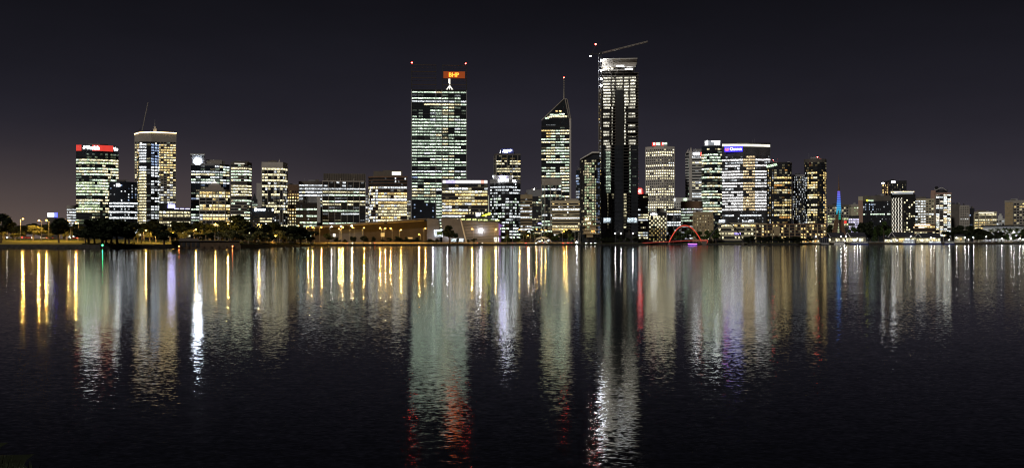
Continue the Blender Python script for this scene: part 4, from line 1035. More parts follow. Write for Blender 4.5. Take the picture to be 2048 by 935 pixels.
mb = MB(); mb.tube((0, 0, zs(383)), (0, 0, zs(366)), 1.6, .6, 8); mb.tube((0, 0, zs(366)), (0, 0, zs(349)), .5, .12, 6); part('needle', mb, 'brown_panel', r)
mb = MB()
for sg in (-1, 1): mb.slab([(sg * 1.2, zs(420)), (sg * 4.5, zs(440)), (sg * 9, zs(470)), (sg * 5, zs(486)), (sg * 2.4, zs(452))], -4 + sg, 4 + sg)
part('copper_sail', mb, 'brown_panel', r)
ux = 7; mb = MB(); mb.box((7.2, -5, zs(444)), (3.2, .5, 3.4)); part('red_panel', mb, 'panel_red', r)
mb = MB(); mb.box((8, 2, zs(464)), (10, 8, 15)); part('glass_base', mb, 'glass_grey', r)

# buildings behind the bell tower and right of it
tower('green_lit_block', 'pale block flooded with yellow-green light behind the bell tower', 1655, 1697, 410, 1600, 26, None, 'glass', 'concrete', 1.6, .3, 'concrete', 1, .8, 4.2, 3.6, .85, sty(0, .3, .7, [((.9, 1, .5), 3), (CREAM, 1)], .6), 3, 'concrete_dark', 4, lambda k, x, i, n: (.35, CREAM, .35, 1) if k < 3 else None, seed=100)
o = tower('mint_block', 'small mint-green building with a few lit square windows', 1697, 1718, 409, 1640, 22, ('corner', .25, 8, 0), 'cream_panel', None, st=sty(.1, .9, 0, [(GREEN, 1)], .8), fl=4.4, bay=4, wf=.55, hs=1.8, crown=3, base=22, crown_mat='concrete', fn=lambda k, x, i, n: False if x < .3 else None, seed=101)
tower('striped_block', 'low dark block with pale horizontal stripes beside the mint-green building', 1697, 1718, 431, 1480, 18, None, 'glass', 'white_panel', .9, .3, None, fl=3.4, bay=3, st=sty(.5, .4, .1, [((.75, .7, 1), 1)], .7), crown=1, base=1, seed=102)
def f(k, x, i, n):
    if k in (1, 2, 3) and .08 < x < .4: return (.6, (.6, .75, 1), .7, .45)
    if k == 5: return (.9, COOL, .9, 1)
    if k == 11 and x > .55: return (.9, WHITE, .9, 1)
    return (.05, WHITE, .6, .4)
o = tower('pink_sided_office', 'dark glass office with a pink end wall and small green-white sign', 1726, 1781, 392, 1520, 30, None, 'glass', None, pier='black_panel', pier_w=.3, band_out=.1, st=OFFICE_COOL, fl=3.5, bay=2.6, wf=.8, crown=7, crown_mat='concrete_dark', base=4, fn=f, seed=103)
ublock(o, 'end_wall', 'pink_panel', 1716.5, 1726, 400, 480, .5, 20); ublock(o, 'end_wall_top', 'cream_panel', 1716.5, 1726, 392, 400, .5, 20)
glyphs(o, 6, 1736.5, 1747, 399.4, 401.6, 'sign_green', -1.0)
mb = MB()
for k in range(10): mb.tube((.9 * math.cos(k * .63), 0, .9 * math.sin(k * .63)), (.9 * math.cos(k * .63 + .63), 0, .9 * math.sin(k * .63 + .63)), .28)
put('ring_emblem', mb.mesh('ring_emblem', 'sign_yellow'), o.r, (o.u(1734.4), -1.0, o.z(400.5)))
def f(k, x, i, n):
    if x < .24: return (.6, WARM, .7, .7)
    return (.08, CREAM, .7, .3)
o = tower('dark_rear_tower', 'dark tower with two small white roof signs behind the white-lit hotel', 1764, 1813, 362, 1720, 30, ('corner', .27, 8, 0), 'glass', 'black_panel', 1.0, .2, None, fl=4, bay=4.0, wf=.7, st=FLATS, crown=5, crown_mat='black_panel', base=40, fn=f, seed=104)
for (a, e, b1, b2) in ((1763.5, 1768, 364.2, 366.4), (1782.5, 1790.5, 362.4, 364.8)): ublock(o, 'roof_sign', 'sign_white', a, e, b1, b2, -.8 if a > 1770 else 5, -.3 if a > 1770 else 5.5)
for a in (1770, 1776): ublock(o, 'corner_strip', 'pink_panel', a - .7, a + .7, 364, 410, -.3, .6 if a > 1772 else 4)
# hotel with zig-zag light strips
o = tower('zigzag_hotel', 'hotel slab with zig-zag white light strips on one face and a lit flat roof', 1782, 1831, 388, 1480, 30, ('corner', .51, 9, 5), 'black_panel', None, fl=3.2, bay=3.6, wf=.52, hs=2.0, st=FLATS, crown=4, base=4, fn=lambda k, x, i, n: False if x < .5 else (.17, CREAM, .95, 1), seed=105)
a, e = Vector(o.pts[0]), Vector(o.pts[1]); an = math.atan2(e.y - a.y, e.x - a.x); nrm = Vector((math.sin(an), -math.cos(an)))
for q in range(9):
    p = a + (e - a) * ((q + .5) / 9)
    for k in range(20):
        z0 = 4 + k * (o.H - 9) / 20; z1 = z0 + (o.H - 9) / 20; dx = .62 * (1 if (k + q) % 2 else -1)
        dirv = (e - a).normalized(); p0 = p + dirv * dx; p1 = p - dirv * dx
        if k == 0: mb = MB()
        mb.tube((p0.x + nrm.x * .4, p0.y + nrm.y * .4, z0), (p1.x + nrm.x * .4, p1.y + nrm.y * .4, z1), .30, n=4)
    part('light_strip', mb, 'strip_cream' if q % 2 else 'concrete_light', o.r)
ublock(o, 'roof_canopy', 'concrete_light', 1781, 1829, 381, 383, -1.5, 14); mb = MB()
mb.tube((o.u(1782), 6.5, o.z(384)), (o.u(1806), -1.2, o.z(382.6)), .55); mb.tube((o.u(1806), -1.2, o.z(382.6)), (o.u(1828), 3.5, o.z(383)), .55); part('roof_light', mb, 'strip_warm', o.r)
ublock(o, 'roof_storey', 'panel_white', 1784, 1826, 383.4, 388, 4, 12)
# grid block and podium with light line
def f(k, x, i, n):
    if x > .52 and k not in (5, ): return (.1, CREAM, .7, 1)
    return (.85, WHITE, .85, 1)
o = tower('grid_block', 'cream block with a grid of windows behind the lit canopy', 1830.5, 1868, 398, 1500, 26, None, 'glass', 'cream_panel', 1.7, .5, 'cream_panel', 1, .9, 3.7, 3.5, .82, OFFICE_WHITE, 2, 'cream_panel', 14, f, seed=106)
ublock(o, 'plant_room', 'concrete_dark', 1832, 1852, 393, 398, 5, 16)
o = tower('canopy_podium', 'low building with a glowing amber canopy strip below the cream grid block', 1829, 1870, 449, 1450, 20, None, 'glass', 'brown_panel', 1.5, .4, None, fl=4, bay=3.4, st=sty(.2, .6, .2, [(CREAM, 2), (WARM, 2)], .6), crown=2, crown_mat='brown_panel', base=1, seed=107)
ublock(o, 'canopy_light', 'strip_warm', 1830, 1860, 448.6, 450.6, -1.4, -.8); ublock(o, 'sign', 'strip_cream', 1837, 1849, 453, 455.4, -1, -.5)
# wave-roof apartments
def f(k, x, i, n):
    if x < .26: return False
    col = R.choice(((1, .9, .7), (.85, .95, 1), (1, .8, .45), (.9, 1, .9)))
    return (.72, col, .8, .9)
o = tower('wave_roof_apartments', 'apartment tower with a wavy roof and many-coloured lit windows', 1862, 1902, 386, 1560, 28, ('corner', .24, 9, 0), 'black_panel', 'concrete', .7, .6, 'concrete', 1, .9, 3.15, 5.2, .9, FLATS, 2, 'pink_panel', 6, f, seed=108)
ublock(o, 'side_wall', 'pink_panel', 1861.6, 1871, 380, 470, 1.5, 6); ublock(o, 'roof_house', 'glass_grey', 1872, 1895, 379, 386, 3, 16)
mb = MB()
for k in range(12):
    xa, xb = 1868 + k * 2.1, 1870.1 + k * 2.1; g = lambda x: 375.5 + 2.6 * math.sin((x - 1866) * .27) + (x - 1868) * .11
    mb.slab([(o.u(xa), o.z(g(xa))), (o.u(xb), o.z(g(xb))), (o.u(xb), o.z(g(xb) + 1.1)), (o.u(xa), o.z(g(xa) + 1.1))], 0, 14)
part('wave_roof', mb, 'white_panel', o.r)
mb = MB(); mb.ball((o.u(1873), 5, o.z(375)), 2.6); part('roof_dome', mb, 'black_panel', o.r)
for k in range(8): block('corner_lamp', 'strip_warm', o.r, (o.u(1901.4), -.6, o.z(445 - k * 7)), (.5, .5, 1.0))
tower('grey_blank_block', 'blank grey building half hidden by trees right of the wave-roof apartments', 1901, 1921, 408, 1620, 24, None, 'concrete_dark', st=None, crown=0)
tower('square_window_block', 'small pale block with square windows and one lit row', 1920, 1938, 411, 1580, 22, None, 'glass', 'concrete', 2.0, .4, 'concrete', 1, 1.8, 3.5, 3.0, .6, sty(1, 0, 0, [(WHITE, 1)], .9, 0), 2, 'concrete', 8, lambda k, x, i, n: (1, WHITE, .9, 1) if k == 5 else False, seed=110)
tower('dark_block', 'narrow dark glass block beside the square-window block', 1938, 1949, 416, 1590, 22, None, 'glass', None, st=sty(.9, .1, 0, [(BLUE, 1)], .5), crown=2, base=8, fl=3.6, bay=3, seed=111)
o = tower('cream_low_office', 'low cream office with lit rows and a glowing roof line', 1949, 1993, 424, 1500, 26, ('corner', .2, 5, 0), 'glass', 'cream_panel', 2.0, .5, 'cream_panel', 3, 1.4, 3.9, 3.0, .85, sty(.4, .3, .3, [(CREAM, 3), (WARM, 1)], .85), 2.5, 'cream_panel', 1, seed=112)
block('roof_edge_light', 'strip_cream', o.r, (1, -.9, o.H - .8), (o.w * .7, .3, .8)); ublock(o, 'plant_room', 'concrete_dark', 1953, 1972, 419.5, 424, 5, 14)
o = tower('white_domed_house', 'small floodlit white house with a stepped top between office blocks', 1992, 2009, 438, 1560, 16, None, 'glass', 'white_panel', 2.2, .4, 'white_panel', 1, 1.4, 4.5, 3.6, .6, sty(.2, .8, 0, [(WHITE, 1)], .9), 2, 'white_panel', 1, seed=113)
ublock(o, 'upper_storey', 'white_panel', 1996, 2005, 431, 438, 2, 9); ublock(o, 'top_storey', 'white_panel', 1998.5, 2003, 427, 431, 3, 8)
def f(k, x, i, n):
    if x < .3: return False
    return (.85, WARM, .6, 1) if k == 1 else (.25, CREAM if R.random() < .5 else WARM, .45, .9)
tower('stone_slab_office', 'broad tan concrete office at the right edge with one amber row', 2010, 2062, 401, 1540, 26, None, 'glass', 'concrete', 1.7, .5, 'concrete', 1, .8, 4.0, 3.8, .85, OFFICE_CREAM, 4, 'concrete', 4, f, seed=114)
o2 = tower('stone_stair_tower', 'blank stone stair tower on the left of the tan concrete office', 2010, 2026, 401.5, 1532, 7, None, 'tan_stone', 'concrete', .3, .08, None, fl=4.0, st=None, crown=2, crown_mat='concrete', base=2)
# ------------------------------------------------------------------ convention centre on the shore
D = 1115
class Frame: pass
def frame(name, label, cat, px, D, zb=None):
    """an upright frame at one distance: u(px), z(py) give local metres"""
    o = B(); X = wx(px, D); zb = gz(px, D) if zb is None else zb; o.phi = -math.atan2(X, D); c, s = math.cos(o.phi), math.sin(o.phi); o.zb = zb; o.D = D
    o.u = lambda p: ((p - CX) / F * D - X) / (c - (p - CX) / F * s)
    o.z = lambda py, p=px: CH + (HY - py) / F * (D + o.u(p) * s) - zb
    o.r = root(name, label, cat, (X, D, zb), o.phi); return o
o = frame('convention_centre', 'long low bronze hall with a rising overhanging roof along the promenade', 'building', 740, D)
mb = MB(); mb.slab([(o.u(622), 0), (o.u(854), 0), (o.u(854), o.z(441)), (o.u(622), o.z(456))], 0, 50); part('wall', mb, 'bronze_clad', o.r)
mb = MB(); mb.slab([(o.u(612), o.z(456)), (o.u(642), o.z(453.5)), (o.u(704), o.z(449.5)), (o.u(780), o.z(444)), (o.u(846), o.z(438.2)), (o.u(858), o.z(437)), (o.u(858), o.z(435.8)), (o.u(780), o.z(441.5)), (o.u(700), o.z(446.5)), (o.u(612), o.z(453))], -9, 52); part('roof', mb, 'roof_tin', o.r)
mb = MB(); mb.slab([(o.u(615), o.z(457)), (o.u(848), o.z(442)), (o.u(848), o.z(439.6)), (o.u(615), o.z(454.6))], -5.5, -.2); part('soffit', mb, 'tan_stone', o.r)
for a in (691, 771): ublock(o, 'roof_vent', 'black_panel', a - 3, a + 3, 443 if a > 700 else 448, 447 if a > 700 else 452, -8, -5.8)
for k in range(11): ublock(o, 'wall_panel', 'bronze_clad', 730 + k * 11, 740.4 + k * 11, 456 - k * .9, 486, -.25, -.05)
ublock(o, 'louvre_wall', 'silver_clad', 660, 728, 459, 466, -.9, -.2); ublock(o, 'louvre_gap', 'black_panel', 662, 728, 466, 466.8, -.7, -.2); ublock(o, 'louvre_wall', 'silver_clad', 660, 728, 466.8, 486, -.9, -.2)
ublock(o, 'doorway', 'strip_cream', 666, 671, 467, 473, -1.1, -.9)

emit('board_amber', (1, .62, .2), .8, 'NONE'); ublock(o, 'lit_board', 'board_amber', 761.5, 769, 465.5, 473, -1.4, -1.1); ublock(o, 'lit_board', 'board_amber', 814, 825, 474.2, 477, -.6, -.3)
o = frame('entrance_hall', 'silver-clad leaning hall with a bright light on its ribbed end wall', 'building', 930, 1110)
mb = MB(); mb.slab([(o.u(854), 0), (o.u(879), 0), (o.u(879), o.z(462)), (o.u(877), o.z(438)), (o.u(854), o.z(436.5))], 2, 40); part('left_bay', mb, 'silver_clad', o.r)
mb = MB(); mb.slab([(o.u(885), 0), (o.u(932), 0), (o.u(920), o.z(437)), (o.u(882), o.z(436.3)), (o.u(884), o.z(462))], -1, 40); part('leaning_bay', mb, 'silver_clad', o.r)
mb = MB(); mb.slab([(o.u(931), o.z(484)), (o.u(934), o.z(484)), (o.u(922), o.z(436)), (o.u(919.5), o.z(436))], -3.5, 3); part('raking_edge', mb, 'concrete_light', o.r)
mb = MB(); mb.slab([(o.u(934.5), 0), (o.u(1003), 0), (o.u(1000), o.z(444)), (o.u(922.5), o.z(440))], 0, 40); part('end_wall', mb, 'silver_clad', o.r)
for k in range(13): mb = MB(); yy = 444 + k * 3; mb.slab([(o.u(923.6 + k * .75), o.z(yy)), (o.u(1000.5), o.z(yy + 2)), (o.u(1000.5), o.z(yy + 2.5)), (o.u(923.8 + k * .75), o.z(yy + .5))], -.35, -.02); part('wall_rib', mb, 'metal_grey', o.r)
mb = MB(); mb.slab([(o.u(919), o.z(437)), (o.u(1003), o.z(442)), (o.u(1003), o.z(440)), (o.u(921), o.z(433))], 2, 42); part('roof', mb, 'black_panel', o.r)
for k in range(7): put('window', ubox(WIN), o.r, (o.u(926 + k * 11.4), 1.4, o.z(438.4 + k * .35)), 0, (4.6, .3, 1.5), (.85, 1, .35, .8 if k not in (5,) else .1))
mb = MB(); mb.slab([(o.u(997), o.z(446)), (o.u(1007), o.z(452)), (o.u(1001), o.z(453)), (o.u(1001), o.z(484)), (o.u(998), o.z(484))], -2, 6); emit('violet_dim', (.36, .16, .7), .45); part('violet_fin', mb, 'violet_dim', o.r)
for a, e in ((988, 994), (996, 1000)): put('window', ubox(WIN), o.r, (o.u((a + e) / 2), -.3, o.z(479)), 0, (o.u(e) - o.u(a), .3, 5), (1, .97, .75, 1.0))
put('screen', ubox(WIN), o.r, (o.u(877), -1.7, o.z(466.5)), 0, (o.u(886) - o.u(868), .3, 7.6), (.85, .92, 1, .8))
block('screen_picture', 'leaf_green', o.r, (o.u(879), -2.0, o.z(466)), (5.6, .2, 3.8))
put('window', ubox(WIN), o.r, (o.u(893), -1.6, o.z(468)), 0, (5.5, .3, 4.8), (.9, .93, 1, .9))
put('window', ubox(WIN), o.r, (o.u(915), -1.6, o.z(480)), 0, (12.5, .3, 3.4), (.8, .95, 1, .8))
li = bpy.data.lights.new('wall_floodlight', 'POINT'); li.energy = 5200; li.color = (.95, .96, 1); li.shadow_soft_size = .4
lo = bpy.data.objects.new('wall_floodlight', li); COL.objects.link(lo); lo.parent = o.r; lo.location = (o.u(961.5), -3.2, o.z(460.5))
ublock(o, 'wall_lamp', 'flood', 960.8, 962.2, 459.8, 461.2, -1.6, -.4)
for xx, e_ in ((866, 1400), (895, 1400)):
    li = bpy.data.lights.new('wall_floodlight', 'POINT'); li.energy = e_; li.color = (.85, .88, 1); li.shadow_soft_size = .4
    lo = bpy.data.objects.new('wall_floodlight', li); COL.objects.link(lo); lo.parent = o.r; lo.location = (o.u(xx), -6, o.z(474))

# ------------------------------------------------------------------ street lamps
LAMPS = []
LIGHT_DATA = {}
ORD = ['first', 'second', 'third', 'fourth', 'fifth', 'sixth', 'seventh', 'eighth', 'ninth', 'tenth', 'eleventh', 'twelfth', 'thirteenth', 'fourteenth', 'fifteenth', 'sixteenth', 'seventeenth', 'eighteenth', 'nineteenth', 'twentieth', 'twenty-first', 'twenty-second', 'twenty-third', 'twenty-fourth', 'twenty-fifth', 'twenty-sixth', 'twenty-seventh', 'twenty-eighth', 'twenty-ninth', 'thirtieth', 'thirty-first', 'thirty-second', 'thirty-third', 'thirty-fourth', 'thirty-fifth', 'thirty-sixth', 'thirty-seventh', 'thirty-eighth', 'thirty-ninth', 'fortieth', 'forty-first', 'forty-second', 'forty-third', 'forty-fourth', 'forty-fifth', 'forty-sixth', 'forty-seventh', 'forty-eighth']
mb = MB(); mb.tube((0, 0, 0), (0, 0, 1), .13, .08, 6); POLE = mb.mesh('pole', 'metal_grey')
mb = MB(); mb.tube((0, 0, 0), (1.6, 0, .55), .06, .05, 5); ARM = mb.mesh('arm', 'metal_grey')
mb = MB(); mb.box((0, 0, .12), (1.0, .42, .16)); HEAD = mb.mesh('head', 'metal_dark')
BULB = {}
for kk in ('sodium', 'lamp_white'):
    mb = MB(); mb.ball((0, 0, -.12), .55, 8, 5, .6); BULB[kk] = mb.mesh('bulb', kk)
mb = MB(); mb.ball((0, 0, 0), .38, 8, 6); GLOBE = mb.mesh('globe', 'lamp_white')
mb = MB(); mb.tube((0, 0, -.5), (0, 0, -.34), .18, .2, 6); CAP = mb.mesh('lamp_collar', 'metal_dark')
def light(kind, energy):
    key = (kind, energy)
    if key not in LIGHT_DATA:
        li = bpy.data.lights.new('lamp_light', 'POINT'); li.energy = energy; li.shadow_soft_size = .3
        li.color = (1, .56, .11) if kind == 'sodium' else (1, .95, .86); LIGHT_DATA[key] = li
    return LIGHT_DATA[key]
def street_lamp(px, py, off, kind, side, energy, label, group):
    D = shore(px) + off; g = gz(px, D); h = wz(py, D) - g
    X = wx(px, D) - side * 1.6
    r = root('street_lamp', label, 'street lamp', (X, D, g), 0, group)
    put('pole', POLE, r, (0, 0, 0), 0, (1, 1, h - .45)); put('arm', ARM, r, (0, 0, h - .55), 0, (side, 1, 1))
    hd = put('head', HEAD, r, (side * 1.6, 0, h)); put('bulb', BULB[kind], hd)
    lo = bpy.data.objects.new('lamp_light', light(kind, energy)); COL.objects.link(lo); lo.parent = r; lo.location = (side * 1.6, -.2, h - .75)
    return r
def post_lamp(px, py, off, energy, label, group):
    D = shore(px) + off; g = gz(px, D); h = wz(py, D) - g
    r = root('post_lamp', label, 'lamp', (wx(px, D), D, g), 0, group)
    put('pole', POLE, r, (0, 0, 0), 0, (.7, .7, max(1, h - .5))); put('collar', CAP, r, (0, 0, h)); put('globe', GLOBE, r, (0, 0, h))
    lo = bpy.data.objects.new('lamp_light', light('white', energy)); COL.objects.link(lo); lo.parent = r; lo.location = (0, -.9, h)
    return r
row = [(19, 438, 60, 1), (46, 437, 52, 1), (78, 440, 50, -1), (93, 440, 58, -1), (137, 441, 54, -1), (152, 445, 48, -1)]
for i, (px, py, off, sd) in enumerate(row):
    street_lamp(px, py, off, 'sodium', sd, 11000, '%s tall orange street lamp from the left edge along the foreshore road' % ORD[i], 'orange street lamps along the foreshore road')
row = [(262, 463, 34, 1), (292, 460, 44, 1), (316, 468, 30, 1), (346, 466, 34, -1), (392, 458, 60, 1), (431, 447, 70, -1), (440, 448, 92, 1), (456, 447, 66, -1), (501, 460, 50, 1), (518, 448, 76, 1), (523, 449, 90, 1), (551, 471, 22, 1), (597, 451, 60, 1), (616, 452, 60, 1), (620, 469, 18, 1)]
for i, (px, py, off, sd) in enumerate(row):
    street_lamp(px, py, off, 'sodium', sd, 5200, '%s orange lamp from the left among the trees between boathouse and bronze hall' % ORD[i], 'orange lamps among the shoreline trees')
row = [(625, 454, 30), (643, 454, 40), (678, 457, 20), (686, 454, 34), (705, 454, 40), (728, 455, 28), (760, 455, 26), (771, 456, 20), (781, 456, 40), (802, 459, 16), (838, 468, 12), (851, 456, 14), (944, 457, 14), (992, 458, 20)]
for i, (px, py, off) in enumerate(row):
    street_lamp(px, py, min(off, 18), 'sodium', 1 if i % 2 else -1, 7000, '%s orange lamp from the left along the promenade before the long bronze hall' % ORD[i], 'orange lamps along the promenade')
for i, (px, py) in enumerate(((663, 453), (682, 452), (703, 451))):
    street_lamp(px, py, 46, 'lamp_white', 1, 500, '%s white lamp from the left under the bronze hall roof' % ORD[i], 'white lamps under the hall roof')
row = [(1039, 459, 40), (1056, 471, 16), (1073, 458, 40), (1083, 459, 50), (1091, 459.5, 30), (1128, 462, 20), (1133, 459, 34)]
for i, (px, py, off) in enumerate(row):
    street_lamp(px, py, off, 'sodium', 1 if i % 2 else -1, 2200, '%s orange lamp from the left along the shore below the cream-banded office' % ORD[i], 'orange lamps below the cream-banded office')
street_lamp(1058, 463, 24, 'lamp_white', -1, 1200, 'lone white street lamp among the orange ones below the tan-banded office', 'white lamp among orange ones')
for i, (px, py) in enumerate(((1230.5, 466.5), (1242, 467), (1265.5, 466.5))):
    post_lamp(px, py, 12, 400, '%s pale post lamp from the left at the foot of the unfinished tower' % ORD[i], 'post lamps at the unfinished tower')
row = [(1632, 473), (1682, 472), (1692, 472), (1689, 481), (1709, 481), (1715, 477), (1720.5, 481), (1794, 480), (1821.5, 472), (1844, 480), (1862, 475), (1868, 475), (1898, 479.5)]
for i, (px, py) in enumerate(row):
    post_lamp(px, py, 4.5 + (i % 3) * 2, 120, '%s white jetty lamp from the left along the dark-roofed pavilions' % ORD[i], 'white lamps along the jetty')
row = [(1913, 475), (1930, 475), (1937, 479.5), (1947, 475), (1973, 473), (2003.6, 477), (2022, 477), (2027.5, 464), (2039.5, 476.5), (2046, 478)]
for i, (px, py) in enumerate(row):
    post_lamp(px, py, 6 + (i % 3) * 3, 160, '%s white lamp from the left along the palm-lined shore at far right' % ORD[i], 'white lamps along the palm shore')
for i, (px, py) in enumerate(((1966, 471), (1976, 471))):
    street_lamp(px, py, 20, 'sodium', 1, 1500, '%s of two orange lamps among the palms at far right' % ('left' if i == 0 else 'right'), 'pair of orange lamps among the palms')

# ------------------------------------------------------------------ trees
def crown_mesh(name, seed, mat, n=1300, lobes=9, leaf=.085, flat=.8, low=.30, gap=.55):
    q = random.Random(seed); mb = MB(); bl = []
    for k in range(lobes):
        a = q.uniform(0, 6.28); rr = q.uniform(.06, .31) if k else 0; zz = q.uniform(low + .1, .88 - rr * .5) if k else q.uniform(.74, .86)
        bl.append((rr * math.cos(a), rr * math.sin(a), zz, q.uniform(.075, .17)))
    for k in range(n):
        x, y, z, r_ = bl[k % lobes]
        v = Vector((q.gauss(0, 1), q.gauss(0, 1), q.gauss(0, 1))).normalized() * (r_ * q.uniform(gap, 1.08))
        c = Vector((x + v.x, y + v.y, z + v.z * flat)); nrm = Vector((q.gauss(0, 1), q.gauss(0, 1), q.gauss(0, 1))).normalized()
        t1 = nrm.orthogonal().normalized(); t2 = nrm.cross(t1); s = leaf * q.uniform(.35, .8)
        # a slightly folded leaf clump, two triangles
        mb.add([tuple(c - t1 * s), tuple(c - t2 * s * .6 + nrm * s * .2), tuple(c + t1 * s), tuple(c + t2 * s * .6 + nrm * s * .2)], [(0, 1, 2), (0, 2, 3)])
    return mb.mesh(name, mat), bl
def trunk_mesh(seed, bl, mat, r=.028):
    q = random.Random(seed); mb = MB(); fork = Vector((q.uniform(-.03, .03), q.uniform(-.03, .03), .34))
    mb.tube((0, 0, -.03), fork * .5, r * 1.25, r, 7); mb.tube(fork * .5, fork, r, r * .8, 7)
    for (x, y, z, r_) in bl:
        mid = fork.lerp(Vector((x, y, z)), .55) + Vector((q.uniform(-.03, .03), q.uniform(-.03, .03), .02))
        mb.tube(fork, mid, r * .55, r * .32, 5); mb.tube(mid, (x, y, z), r * .32, r * .1, 4)
    return mb.mesh('trunk', mat)
KIT = {}
for nm, mat, bark, lobes, n in (('dark', 'leaf_dark', 'bark', 11, 1700), ('gum', 'leaf_gum', 'bark_pale', 8, 900), ('green', 'leaf_green', 'bark', 9, 1100)):
    KIT[nm] = []
    for v in range(4):
        me, bl = crown_mesh('crown', hash_ if (hash_ := 31 * v + len(nm) * 7 + lobes) else 1, mat, n, lobes, .085 if nm != 'gum' else .075)
        KIT[nm].append((trunk_mesh(v + 5, bl, bark), me))
def conifer_kit():
    q = random.Random(3); mb = MB()
    for k in range(1000):
        z = q.uniform(.06, 1) ; rr = (1 - z) * .26 + .01; a = q.uniform(0, 6.28); d = rr * q.uniform(.4, 1.05)
        c = Vector((d * math.cos(a), d * math.sin(a), z)); o_ = Vector((math.cos(a), math.sin(a), -.5)).normalized(); t2 = o_.cross(Vector((0, 0, 1))).normalized(); s = .05 * q.uniform(.5, 1)
        mb.add([tuple(c - t2 * s * .5), tuple(c + o_ * s * 1.4), tuple(c + t2 * s * .5), tuple(c - o_ * s * .6)], [(0, 1, 2), (0, 2, 3)])
    t_ = MB(); t_.tube((0, 0, -.03), (0, 0, .95), .022, .004, 6); return [(t_.mesh('trunk', 'bark'), mb.mesh('crown', 'leaf_green'))]
KIT['conifer'] = conifer_kit()
def palm_kit(v):
    q = random.Random(90 + v); mb = MB()
    for k in range(26):
        a = 6.283 * k / 26 + q.uniform(-.15, .15); el = q.uniform(-.3, 1.2); ln = q.uniform(.2, .27); p = Vector((0, 0, .82)); d = Vector((math.cos(a) * math.cos(el), math.sin(a) * math.cos(el), math.sin(el))); sd = Vector((-math.sin(a), math.cos(a), 0))
        prev = None
        for j in range(6):
            w_ = .034 * math.sin(math.pi * (j + .5) / 6.2)
            cur = (tuple(p - sd * w_ - Vector((0, 0, w_ * .5))), tuple(p + Vector((0, 0, .004))), tuple(p + sd * w_ - Vector((0, 0, w_ * .5))))
            if prev: mb.add([*prev, *cur], [(0, 1, 4, 3), (1, 2, 5, 4)])
            prev = cur; p = p + d * (ln / 5); d = (d + Vector((0, 0, -.26))).normalized()
    t_ = MB()
    for j in range(6): t_.tube((.008 * math.sin(j), 0, -.02 + j * .142), (.008 * math.sin(j + 1), 0, -.02 + (j + 1) * .142), .024 - j * .001, .021 - j * .001, 7)
    return t_.mesh('trunk', 'bark_pale'), mb.mesh('crown', 'leaf_palm')
KIT['palm'] = [palm_kit(v) for v in range(3)]
TR = random.Random(5)
def tree(kind, px, w, yt, off, label, group, name=None):
    D = shore(px) + off; g = gz(px, D); h = wz(yt, D) - g; wd = w / F * D
    r = root(name or {'palm': 'palm_tree', 'conifer': 'conifer_tree', 'gum': 'gum_tree'}.get(kind, 'leafy_tree'), label, 'palm' if kind == 'palm' else 'tree', (wx(px, D), D, g), TR.uniform(0, 6.28), group)
    k = {'palm': .48, 'conifer': .5, 'dark': .74, 'gum': .72, 'green': .72}[kind]
    r.scale = (wd / k, wd / k, h)
    tr, cr_m = KIT[kind][TR.randrange(len(KIT[kind]))]
    put('trunk', tr, r); put('crown', cr_m, r)
    return r
def trees(kind, rows, lab, group):
    rows = sorted(rows)
    for i, (px, w, yt, off) in enumerate(rows): tree(kind, px, w, yt, off, lab % ORD[i], group)
trees('dark', [(2, 44, 418, 30), (26, 36, 440, 105), (104, 40, 444, 110), (118, 46, 432, 34), (143, 36, 448, 90), (36, 22, 462, 70), (52, 36, 448, 130), (84, 40, 446, 130), (-25, 60, 415, 70), (128, 50, 442, 120), (14, 46, 445, 150), (40, 44, 449, 165), (66, 46, 443, 175), (96, 44, 446, 165), (152, 42, 444, 150), (168, 34, 450, 100)], '%s dark leafy tree from the left on the lawn by the orange lamps', 'dark trees on the left lawn')
trees('dark', [(178, 58, 433, 12), (205, 66, 429, 8), (235, 62, 433, 10), (258, 50, 438, 25), (190, 50, 448, 5), (222, 54, 446, 6), (172, 40, 455, 14), (250, 44, 456, 14), (212, 50, 460, 4)], '%s tree from the left in the black clump behind the green river light', 'black clump by the green river light')
trees('dark', [(285, 40, 442, 80), (306, 50, 436, 90), (328, 44, 444, 8), (350, 46, 438, 80), (372, 44, 438, 95), (395, 46, 440, 85), (418, 44, 444, 80), (445, 52, 437, 90), (470, 66, 424, 85), (490, 46, 438, 60), (425, 34, 462, 45), (404, 30, 466, 40), (465, 40, 456, 40), (328, 30, 462, 6)], '%s dark tree from the left in the row behind the boathouse', 'dark trees behind the boathouse')
trees('dark', [(510, 40, 450, 40), (530, 44, 444, 60), (548, 46, 440, 70), (566, 40, 446, 50), (582, 44, 446, 40), (602, 46, 452, 14), (622, 34, 458, 12), (655, 26, 464, 14), (590, 36, 462, 10), (538, 30, 466, 16)], '%s dark shore tree from the left between boathouse and bronze hall', 'dark trees by the bronze hall')
